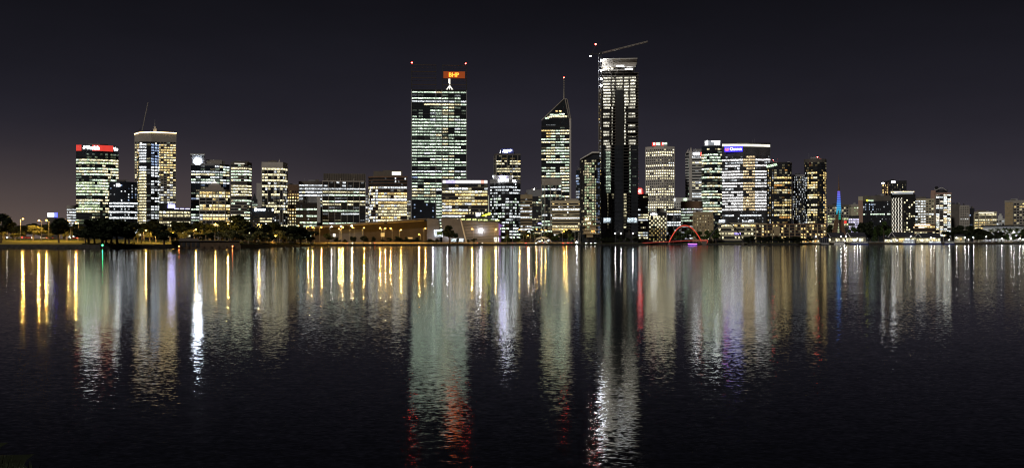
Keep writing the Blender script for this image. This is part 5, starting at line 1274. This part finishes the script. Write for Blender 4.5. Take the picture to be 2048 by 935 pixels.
trees('gum', [(66, 46, 447, 62), (30, 24, 464, 66), (156, 26, 456, 62), (96, 24, 464, 75), (458, 26, 456, 30), (450, 20, 460, 50), (514, 26, 458, 22), (497, 30, 466, 16), (528, 24, 470, 14), (582, 22, 464, 20), (560, 22, 462, 30), (616, 18, 470, 8), (312, 26, 456, 42), (340, 24, 452, 50), (372, 24, 458, 38), (275, 22, 462, 44), (300, 20, 464, 50), (360, 20, 462, 46), (404, 22, 456, 66), (482, 22, 456, 55), (545, 24, 458, 34), (572, 20, 470, 24), (600, 20, 466, 30), (8, 26, 462, 66), (48, 22, 462, 74), (82, 30, 458, 72), (118, 28, 458, 80), (134, 24, 462, 66), (170, 22, 462, 56), (268, 26, 452, 70), (288, 24, 456, 70), (326, 26, 454, 64), (388, 26, 454, 74), (420, 26, 456, 62), (440, 24, 462, 40), (508, 24, 462, 40), (534, 26, 458, 52), (556, 26, 456, 50)], '%s pale lamp-lit tree from the left along the foreshore', 'lamp-lit trees along the foreshore')
trees('palm', [(268, 15, 456, 25), (283, 18, 455, 25), (430, 20, 454, 34), (412, 16, 464, 30)], '%s lamp-lit palm from the left on the foreshore lawn', 'palms on the foreshore lawn')
trees('dark', [(674, 14, 473, 10), (703, 10, 470, 10), (709, 14, 472, 10), (727, 14, 469, 12), (734, 14, 474, 8), (746, 12, 472, 10), (778, 14, 473, 10), (793, 16, 470, 10), (803, 12, 474, 8), (812, 12, 472, 10), (834, 16, 473, 9), (858, 18, 476, 4), (873, 12, 476, 6), (690, 12, 477, 3), (765, 14, 477, 4), (822, 16, 477, 3), (948, 12, 475, 10), (936, 10, 478, 6), (915, 8, 475, 14)], '%s small dark tree from the left along the promenade before the bronze hall', 'small promenade trees')
tree('dark', 899, 32, 446, 18, 'large round tree in front of the silver-clad entrance hall', None)
trees('palm', [(1025, 12, 468, 14), (1047, 12, 466, 16), (1070, 12, 466, 20), (1092, 12, 466, 18), (1000, 9, 470, 10), (1013, 12, 470, 14), (1140, 10, 466, 20)], '%s palm from the left along the shore below the curved sign office', 'palms along the central shore')
trees('green', [(1114, 20, 467, 14), (1141, 14, 469, 14), (1015, 18, 472, 16), (1034, 16, 474, 12)], '%s lamp-lit green tree from the left on the central shore', 'green trees on the central shore')
trees('dark', [(1060, 40, 456, 40), (1100, 30, 462, 60), (1135, 40, 455, 60), (1196, 14, 473, 8), (1212, 16, 472, 8), (1222, 14, 473, 8), (1240, 14, 474, 7), (1255, 14, 474, 7), (1272, 16, 471, 8), (1284, 14, 473, 8), (1203, 12, 475, 6), (1150, 30, 462, 70)], '%s dark tree from the left along the shore towards the unfinished tower', 'dark trees towards the unfinished tower')
trees('green', [(1345, 30, 456, 20), (1358, 26, 460, 15), (1378, 28, 456, 22), (1398, 24, 460, 18), (1415, 22, 458, 24), (1432, 24, 456, 20)], '%s leafy tree from the left seen through the bridge arches', 'trees behind the bridge')
trees('dark', [(1490, 22, 474, 6), (1505, 26, 470, 10), (1522, 28, 472, 8), (1540, 24, 470, 12), (1556, 26, 471, 8), (1572, 26, 473, 8), (1588, 24, 470, 8), (1602, 22, 474, 8), (1618, 20, 474, 10), (1497, 14, 478, 3), (1530, 18, 478, 3), (1564, 18, 478, 3), (1594, 18, 478, 3)], '%s low dark tree from the left on the islet beside the bridge', 'trees on the islet')
trees('dark', [(1662, 20, 444, 110), (1650, 18, 450, 110), (1725, 32, 440, 80), (1740, 30, 438, 90), (1730, 36, 456, 40), (1778, 22, 448, 60), (1757, 22, 446, 70)], '%s dark tree from the left between bell tower and zig-zag hotel', 'trees by the bell tower')
tree('conifer', 1749.5, 17, 452, 30, 'light green cone-shaped conifer between bell tower and zig-zag hotel', None)
tree('green', 1768, 26, 440, 40, 'tall olive-green tree left of the zig-zag hotel', None)
tree('green', 1706, 16, 450, 60, 'small lit yellow-green tree right of the bell tower', None)
trees('dark', [(1908, 28, 456, 60), (1922, 34, 448, 80), (1940, 36, 447, 90), (1955, 32, 454, 60), (1970, 26, 458, 50), (1895, 22, 458, 70), (1935, 30, 458, 30), (1960, 24, 466, 24)], '%s dark tree from the left in the grove right of the wave-roof apartments', 'grove at right')
trees('palm', [(1983, 18, 456, 40), (1996, 20, 455, 30), (2010, 22, 454, 40), (2022, 18, 455, 30), (2034, 20, 454, 40), (2046, 20, 456, 30), (2016, 18, 462, 16), (2030, 16, 464, 14), (2041, 18, 464, 16), (2058, 20, 455, 30)], '%s palm from the left on the shore at far right', 'palms at far right')
trees('dark', [(1990, 22, 460, 24), (2003, 26, 460, 22), (2040, 24, 462, 24), (2060, 30, 458, 30), (1978, 20, 464, 22)], '%s dark bushy tree from the left among the palms at far right', 'bushy trees among the palms')
trees('green', [(2014, 14, 466, 12), (2028, 12, 465, 12)], '%s lamp-lit green tree from the left among the palms at far right', 'green trees among the palms')
# low planting along the river wall
mb = MB(); q = random.Random(12)
for (a, e, n, h) in ((600, 1290, 4200, .35), (480, 600, 1500, 1.6), (165, 270, 900, 1.4), (1495, 1625, 1600, 1.3), (1900, 2060, 700, .9)):
    for k in range(n):
        px = q.uniform(a, e); D = shore(px) + q.uniform(1.6, 3.6); g = gz(px, D); X = wx(px, D); hh = h * (.5 + .5 * math.sin(px * .37) * math.sin(px * .11 + 1)) + .25
        c = Vector((X, D, g + q.uniform(0, hh))); t1 = Vector((q.gauss(0, 1), q.gauss(0, 1), q.gauss(0, 1))).normalized(); t2 = t1.orthogonal().normalized(); s = q.uniform(.18, .42)
        mb.add([tuple(c - t1 * s), tuple(c - t2 * s * .6), tuple(c + t1 * s), tuple(c + t2 * s * .6)], [(0, 1, 2, 3)])
stuff(tag(part('shore_planting', mb, 'leaf_dark'), 'low dark planting along the top of the river wall', 'bushes'))

def low_wall(name, label, p0, p1, off, h, mat):
    mb = MB(); n = int((p1 - p0) / 15) + 1; xs = [p0 + (p1 - p0) * i / n for i in range(n + 1)]
    P = [(wx(x, shore(x) + off), shore(x) + off, gz(x, shore(x) + off)) for x in xs]
    for a, e in zip(P, P[1:]):
        mb.add([(a[0], a[1], a[2] - .3), (e[0], e[1], e[2] - .3), (e[0], e[1], e[2] + h), (a[0], a[1], a[2] + h), (a[0], a[1] + .4, a[2] - .3), (e[0], e[1] + .4, e[2] - .3), (e[0], e[1] + .4, e[2] + h), (a[0], a[1] + .4, a[2] + h)], [(0, 1, 2, 3), (5, 4, 7, 6), (3, 2, 6, 7)])
    return tag(part(name, mb, mat), label, 'wall')
low_wall('promenade_wall', 'low sandstone wall lit orange along the promenade before the bronze hall', 628, 1150, 27, 1.7, 'tan_stone')
low_wall('lawn_wall', 'low sandstone retaining wall among the lamp-lit trees left of the bronze hall', 486, 600, 34, 1.3, 'tan_stone')
# ------------------------------------------------------------------ river furniture: boathouse, river lights
o = frame('boathouse', 'long low dark boathouse on the water left of the shoreline trees', 'boathouse', 412, 706, .0)
mb = MB(); mb.box((0, 9, (o.z(481)) / 2 - .3), (o.u(481) - o.u(344), 16, o.z(481) + .6)); part('wall', mb, 'timber', o.r)
mb = MB(); mb.slab([(o.u(356), o.z(481)), (o.u(400), o.z(481)), (o.u(394), o.z(476.2)), (o.u(361), o.z(475.4))], 1, 16); part('raised_roof', mb, 'roof_tin', o.r)
mb = MB(); mb.slab([(o.u(343), o.z(481.6)), (o.u(482), o.z(481.6)), (o.u(482), o.z(480.6)), (o.u(343), o.z(480.6))], 0, 18); part('roof_edge', mb, 'roof_tin', o.r)
for k in range(5): ublock(o, 'door', 'metal_dark', 355 + k * 9.5, 361 + k * 9.5, 484, 494, .7, 1.0)
for k in range(10): ublock(o, 'pile', 'timber', 345 + k * 15, 346.6 + k * 15, 490, 496.5, -.6, .2)
for (px, py, mt, lab, D_) in ((205, 490, 'green_beacon', 'river pile with a green light before the black tree clump', 600), (358, 492, 'orange_beacon', 'river pile with an orange-red light at the left end of the boathouse', 660), (465, 492, 'orange_beacon', 'river pile with an orange-red light at the right end of the boathouse', 660)):
    r = root('navigation_pile', lab, 'light', (wx(px, D_), D_, 0), 0, 'lights on river piles'); zt = wz(py, D_)
    mb = MB(); mb.tube((0, 0, -1.5), (0, 0, zt - .3), .22, .2, 8); part('pile', mb, 'timber', r)
    mb = MB(); mb.ball((0, 0, zt), .3); part('light', mb, mt, r)
    mb = MB(); mb.box((0, .3, zt - .5), (.9, .1, .7)); part('board', mb, 'metal_dark', r)

# ------------------------------------------------------------------ the arched footbridge
D = 1240
o = frame('footbridge', 'footbridge with one red-lit arch and one dark arch over the inlet', 'bridge', 1400, D, 0.0)
emit('arch_red', (1, .10, .05), .8); emit('deck_red', (1, .12, .08), .55)
def arch(x0, y0, xp, yp, x1, y1, r, nseg=26):
    pts = []
    for k in range(nseg + 1):
        s_ = k / nseg; x = x0 + (x1 - x0) * s_
        yb = y0 + (y1 - y0) * s_; q = (xp - x0) / (x1 - x0)
        e = 1 - abs((s_ - q) / (q if s_ < q else 1 - q)) ** 2.1
        pts.append(((o.u(x)), 1.5 * math.sin(s_ * 3.14), o.z(yb + (yp - (y0 + (y1 - y0) * q)) * e)))
    return pts
def tubes(pts, r, mb, n=8):
    for a, e in zip(pts, pts[1:]): mb.tube(a, e, r, r, n)
p1 = arch(1338, 484, 1369, 450.5, 1403, 483, .8); p2 = arch(1413, 488, 1453, 446.5, 1487, 485, .8)
mb = MB(); tubes(p1, .5, mb); part('lit_arch', mb, 'arch_red', o.r)
mb = MB(); tubes([(p[0] + .2, p[1] + 1.4, p[2] - .5) for p in p1], .7, mb); part('arch_back', mb, 'metal_dark', o.r)
mb = MB(); tubes(p2, .75, mb); part('dark_arch', mb, 'metal_dark', o.r)
dk = lambda x: lerp([(1270, 485.6), (1300, 484.6), (1340, 482.5), (1405, 479.6), (1440, 479.8), (1490, 482.5), (1500, 483.5)], x)
mb = MB(); xs = [1285 + k * 5 for k in range(43)]
for a, e in zip(xs, xs[1:]):
    mb.slab([(o.u(a), o.z(dk(a) + .9)), (o.u(e), o.z(dk(e) + .9)), (o.u(e), o.z(dk(e) + .1)), (o.u(a), o.z(dk(a) + .1))], -1.5, 4)
part('deck', mb, 'metal_dark', o.r)
mb = MB()
for a, e in zip(xs, xs[1:]):
    if a < 1412: mb.tube((o.u(a), -1.7, o.z(dk(a) + .3)), (o.u(e), -1.7, o.z(dk(e) + .3)), .24, n=5)
part('deck_light', mb, 'deck_red', o.r)
mb = MB()
for a, e in zip(xs, xs[1:]):
    mb.tube((o.u(a), -1.4, o.z(dk(a)) + 1.2), (o.u(e), -1.4, o.z(dk(e)) + 1.2), .06, n=4)
    mb.tube((o.u(a), -1.4, o.z(dk(a))), (o.u(a), -1.4, o.z(dk(a)) + 1.2), .05, n=4)
part('railing', mb, 'metal_grey', o.r)
mb = MB()
for k in range(4, 23, 2):
    if p1[k][2] > o.z(dk(1338 + 65 * k / 26)) + 1: mb.tube(p1[k], (p1[k][0], 0, o.z(dk(1338 + 65 * k / 26))), .06, n=4)
    if p2[k][2] > o.z(dk(1413 + 74 * k / 26)) + 1: mb.tube(p2[k], (p2[k][0], 0, o.z(dk(1413 + 74 * k / 26))), .06, n=4)
part('hangers', mb, 'metal_grey', o.r)
for (a, e) in ((1336, 1340.5), (1483, 1488)): ublock(o, 'pier', 'concrete_dark', a, e, 484, 490, -1.5, 3)
mb = MB(); mb.slab([(o.u(1402), o.z(480.6)), (o.u(1416), o.z(480.6)), (o.u(1412.5), o.z(490)), (o.u(1405), o.z(490))], -2.2, 4); part('central_pier', mb, 'concrete_dark', o.r)
mb = MB(); mb.tube((o.u(1402), -2.5, o.z(480.8)), (o.u(1416), -2.5, o.z(480.8)), .3, n=5); mb.tube((o.u(1416), -2.5, o.z(480.8)), (o.u(1413.5), -2.5, o.z(486.5)), .3, n=5); part('pier_light', mb, 'deck_red', o.r)
emit('violet_glow', (.45, .12, 1), 5)
o = frame('violet_jetty', 'low jetty edged with a violet light strip under the red bridge arch', 'jetty', 1385, 1225, 0)
ublock(o, 'deck', 'timber', 1366, 1400, 486.6, 488.4, 0, 6); ublock(o, 'light_strip', 'violet_glow', 1376, 1394, 486.9, 488, -.4, -.1)
for k in range(6): ublock(o, 'pile', 'timber', 1367 + k * 6.3, 1368 + k * 6.3, 488.4, 490.4, .3, .9)

# ------------------------------------------------------------------ pavilions, jetties and ferries on the right
def pavilion(label, x0, x1, ye, yr, D, lit, hip=.12, gable=True):
    o = frame('pavilion', label, 'pavilion', (x0 + x1) / 2, D, 1.5)
    u0, u1, ze, zr = o.u(x0), o.u(x1), o.z(ye), o.z(yr); w = u1 - u0; dp = 16
    mb = MB(); a = w * hip
    mb.add([(u0, -2, ze), (u1, -2, ze), (u1, dp, ze), (u0, dp, ze), (u0 + a, dp / 2 - 1, zr), (u1 - a, dp / 2 - 1, zr)], [(0, 1, 5, 4), (1, 2, 5), (2, 3, 4, 5), (3, 0, 4), (3, 2, 1, 0)]); rf = part('roof', mb, 'roof_dark', o.r)
    if gable:
        mb = MB(); mb.slab([(u0 - .5, ze - .2), (u0 + a + .2, zr + .2), (u0 + a * 2 + 1, ze - .2), (u0 + a * 2, ze - .2), (u0 + a + .2, zr - .6), (u0 + .6, ze - .2)], -2.6, -2.2); put('gable_board', mb.mesh('gable_board', 'white_paint'), rf)
    mb = MB(); mb.box(((u0 + u1) / 2, 8, ze / 2), (w * .9, 10, ze - .1)); part('wall', mb, 'cream_panel', o.r)
    n = max(4, int(w / 3.0))
    for k in range(n):
        if R.random() < lit: put('window', ubox(WIN), o.r, (u0 + w * (.07 + .86 * (k + .5) / n), 2.9, ze * .5), 0, (w * .86 / n * .75, .3, ze * .55), (*R.choice((CREAM, WARM, WHITE, (1, .9, .6))), R.uniform(.35, .95)))
    for k in range(n + 1): block('post', 'white_paint', o.r, (u0 + w * (.05 + .9 * k / n), -1.2, ze / 2), (.25, .25, ze))
    return o
R = random.Random(77)
pavilion('dark-roofed pavilion with a pale gable below the cylindrical apartment tower', 1650, 1692, 474, 464.5, 1330, .8)
pavilion('dark-roofed pavilion right of the bell tower behind three bright jetty lamps', 1689, 1734, 473.5, 464.5, 1335, .8)
pavilion('dark-roofed pavilion in front of the zig-zag hotel', 1776, 1832, 473.5, 463.8, 1350, .9)
pavilion('dark-roofed pavilion below the glowing amber canopy', 1829, 1884, 475, 465.5, 1352, .95)
pavilion('small white-roofed shelter left of the zig-zag hotel pavilion', 1768, 1786, 477, 475, 1338, .9, .2, False)
pavilion('grey-roofed shed among lamps right of the last jetty', 1908, 1930, 472, 468, 1385, .5, .05, False)
o = frame('glass_kiosk', 'dark glass kiosk with a pale base at the jetty end', 'kiosk', 1649, 1290, 0)
ublock(o, 'glass_box', 'glass', 1640, 1657.5, 475.6, 486, 0, 8); ublock(o, 'roof', 'blue_paint', 1638, 1658, 474.6, 475.6, -.6, 8.6); ublock(o, 'base', 'white_paint', 1639, 1658.5, 486, 487.4, -.3, 8.4)
for k in range(5): ublock(o, 'mullion', 'metal_grey', 1640 + k * 4.3, 1640.5 + k * 4.3, 475.6, 486, -.2, 0)
o = frame('cafe_terrace', 'low warm-lit cafe terrace at the right of the islet', 'cafe', 1620, 1275, 1.4)
ublock(o, 'wall', 'cream_panel', 1604, 1640, 479, 487, 2, 8); ublock(o, 'roof', 'roof_dark', 1602, 1642, 477.6, 479, 0, 9)
for k in range(7): put('window', ubox(WIN), o.r, (o.u(1607 + k * 4.8), 1.9, o.z(482)), 0, (2.2, .3, 2.2), (*R.choice((WARM, CREAM, AMBER)), R.uniform(.5, .9)))
def jetty(label, x0, x1, D):
    o = frame('jetty', label, 'jetty', (x0 + x1) / 2, D, 0)
    ublock(o, 'deck', 'timber', x0, x1, 484.6, 485.6, 0, 5)
    n = int((x1 - x0) / 7)
    for k in range(n + 1): ublock(o, 'pile', 'timber', x0 + (x1 - x0 - .8) * k / n, x0 + .8 + (x1 - x0 - .8) * k / n, 485.6, 489, .5, 1)
    for k in range(n * 3 + 1): ublock(o, 'rail_post', 'white_paint', x0 + (x1 - x0 - .3) * k / (3 * n), x0 + .3 + (x1 - x0 - .3) * k / (3 * n), 482.6, 484.6, .2, .4)
    ublock(o, 'rail', 'white_paint', x0, x1, 482.5, 482.8, .2, .4)
jetty('long timber jetty with white rails below the bell tower pavilions', 1660, 1803, 1290)
jetty('timber jetty with white rails beside the grove at right', 1838, 1990, 1325)
def ferry(label, x0, x1, D, decks=2, hull='white_paint', lit=True):
    o = frame('ferry', label, 'boat', (x0 + x1) / 2, D, 0); u0, u1 = o.u(x0), o.u(x1); w = u1 - u0
    mb = MB(); hb = 5.2
    pts = [(u0, .6), (u0 + w * .12, -.5), (u1 - w * .04, -.5), (u1, .6), (u1, hb * .5), (u1, hb - .6), (u1 - w * .04, hb + .5), (u0 + w * .12, hb + .5), (u0, hb - .6)]
    mb.prism([(p[0], p[1]) for p in pts], -.6, 1.9); part('hull', mb, hull, o.r)
    z = 1.9
    for k in range(decks):
        ins = w * (.08 + .08 * k); mb = MB(); mb.box(((u0 + u1) / 2, hb / 2, z + 1.1), (w - 2 * ins, hb - 1, 2.2)); cb = part('cabin', mb, 'white_paint', o.r)
        n = max(3, int((w - 2 * ins) / 1.7))
        for j in range(n): put('window', ubox(WIN), cb, (u0 + ins + (w - 2 * ins) * (j + .5) / n, .45, z + 1.2), 0, (1.2, .2, 1.0), (*((.8, .9, 1) if lit else (.3, .35, .4)), R.uniform(.3, .8) if lit else .04))
        mb = MB(); mb.box(((u0 + u1) / 2, hb / 2, z + 2.3), (w - 1.6 * ins, hb - .4, .18)); part('deck_roof', mb, 'white_paint', o.r); z += 2.4
    mb = MB(); mb.tube(((u0 + u1) / 2, hb / 2, z), ((u0 + u1) / 2, hb / 2, z + 2.5), .08); part('mast', mb, 'white_paint', o.r)
ferry('white two-deck ferry with a blue hull moored before the zig-zag hotel', 1805, 1832, 1300, 2, 'blue_paint')
ferry('small brightly lit white ferry moored below the amber canopy', 1856, 1884, 1310, 1, 'blue_paint')
ferry('dark launch moored at the right end of the jetty pavilions', 1888, 1910, 1312, 1, 'blue_paint', False)
ferry('dark blue launch below the three bright jetty lamps', 1700, 1738, 1283, 1, 'blue_paint', False)
ferry('small dim launch moored left of the three bright jetty lamps', 1668, 1690, 1284, 1, 'white_paint', False)
# long white-fronted hall at the far right
o = frame('long_shed', 'long pale shed with a flat dark roof behind the palms at far right', 'building', 2010, 1480, 2)
ublock(o, 'wall', 'white_panel', 1966, 2070, 452.5, 482, 0, 20); ublock(o, 'roof', 'roof_dark', 1962, 2074, 449.6, 452, -4, 22)
li = bpy.data.lights.new('shed_floodlight', 'POINT'); li.energy = 2200; li.color = (.9, .95, 1); li.shadow_soft_size = .4
for a in (1975, 2005, 2036):
    lo = bpy.data.objects.new('shed_floodlight', li); COL.objects.link(lo); lo.parent = o.r; lo.location = (o.u(a), -5, o.z(470))
# glazed dome and flag masts on the central shore
o = frame('glass_dome', 'small ribbed glass dome lit blue-white on the central shore', 'dome', 1086, 1140)
mb = MB(); rr = o.u(1104) - o.u(1086)
for k in range(7):
    a = math.pi * k / 7
    for j in range(10):
        t0, t1 = math.pi * j / 10, math.pi * (j + 1) / 10
        f_ = lambda t_: (rr * math.cos(t_) * math.cos(a), 12 + rr * math.cos(t_) * math.sin(a), rr * .75 * math.sin(t_)); mb.tube(f_(t0), f_(t1), .12, n=4)
part('ribs', mb, 'white_paint', o.r)
for k in range(6): put('window', ubox(WIN), o.r, (-6 + 2.4 * k, 10 + (k % 2) * 3, 1.4 + (k % 3)), 0, (1.8, .3, 1.6), (*((.7, .85, 1) if k % 2 else CREAM), .8))
for i, px in enumerate((1150, 1156.5, 1160)):
    r = root('flag_mast', '%s slim white mast from the left beside the bright shore floodlight' % ORD[i], 'mast', (wx(px, 1150), 1150, gz(px, 1150)), 0, 'slim white masts')
    mb = MB(); mb.tube((0, 0, 0), (0, 0, wz(465, 1150) - gz(px, 1150)), .2, .1); part('pole', mb, 'white_paint', r); mb = MB(); mb.box((0, 0, .3), (.9, .9, .6)); part('base', mb, 'concrete', r)
o = frame('shore_floodlight', 'very bright white floodlight on the river wall left of the unfinished tower', 'light', 1153.5, 1128)
mb = MB(); mb.tube((0, 0, 0), (0, 0, o.z(484)), .1); part('pole', mb, 'metal_dark', o.r); mb = MB(); mb.box((0, -.2, o.z(484)), (1.5, .4, 1.1)); part('lens', mb, 'flood', o.r)

# ------------------------------------------------------------------ cars on the foreshore road and on the promenade
def car_kit(col):
    body = MB(); body.slab([(-2.2, .35), (2.2, .35), (2.25, .75), (1.5, .95), (-1.9, 1.0), (-2.25, .8)], -.85, .85)
    cab = MB(); cab.slab([(-1.7, .99), (1.2, .95), (.6, 1.42), (-1.1, 1.45)], -.74, .74)
    wh = MB(); wh.tube((0, -.1, 0), (0, .1, 0), .33, n=12)
    return body.mesh('body', col), cab.mesh('cabin', 'glass'), wh.mesh('wheel', 'tyre')
HLm = MB(); HLm.ball((0, 0, 0), .2, 6, 4); HL = HLm.mesh('headlight', 'headlight'); TL = HLm.mesh('taillight', 'taillight')
CK = {c: car_kit(c) for c in ('white_paint', 'metal_grey', 'red_paint', 'metal_dark')}
def car(px, off, dirn, col, label, group, rz=0.0):
    D = shore(px) + off; r = root('car', label, 'car', (wx(px, D), D, gz(px, D) + .07), rz if rz else (0 if dirn > 0 else math.pi), group)
    bd, cb, wh = CK[col]; put('body', bd, r); put('cabin', cb, r)
    for x in (-1.4, 1.4):
        for y in (-.82, .82): put('wheel', wh, r, (x, y, .33))
    for y in (-.6, .6): put('headlight', HL, r, (2.2, y, .68)); put('taillight', TL, r, (-2.2, y, .75))
for i, (px, d, c) in enumerate(((8, 1, 'white_paint'), (38, -1, 'metal_grey'), (58, 1, 'red_paint'), (88, -1, 'white_paint'), (112, 1, 'metal_dark'), (148, -1, 'red_paint'), (163, 1, 'metal_grey'))):
    car(px, 90 if d > 0 else 96, d, c, '%s car from the left on the foreshore road below the orange lamps' % ORD[i], 'cars on the foreshore road')
for i, (px, d, c, z_) in enumerate(((1030, 1, 'white_paint', 0), (1052, 1, 'metal_grey', 1.5), (1126, 1, 'red_paint', 1.6), (1136, 1, 'metal_dark', 1.5), (1142, 1, 'white_paint', 1.6), (1172, 1, 'white_paint', -1.5), (1182, 1, 'metal_grey', -1.6), (1190, 1, 'white_paint', -1.5), (1072, 1, 'metal_grey', -1.5), (1090, 1, 'white_paint', 0), (700, 1, 'white_paint', 0), (745, -1, 'metal_grey', 0), (960, 1, 'metal_dark', 0))):
    car(px, 18, d, c, 'car on the promenade road, %s of its row from the left' % ORD[sorted((1030, 1052, 1126, 1136, 1142, 1172, 1182, 1190, 1072, 1090, 700, 745, 960)).index(px)], 'cars on the promenade road', z_)
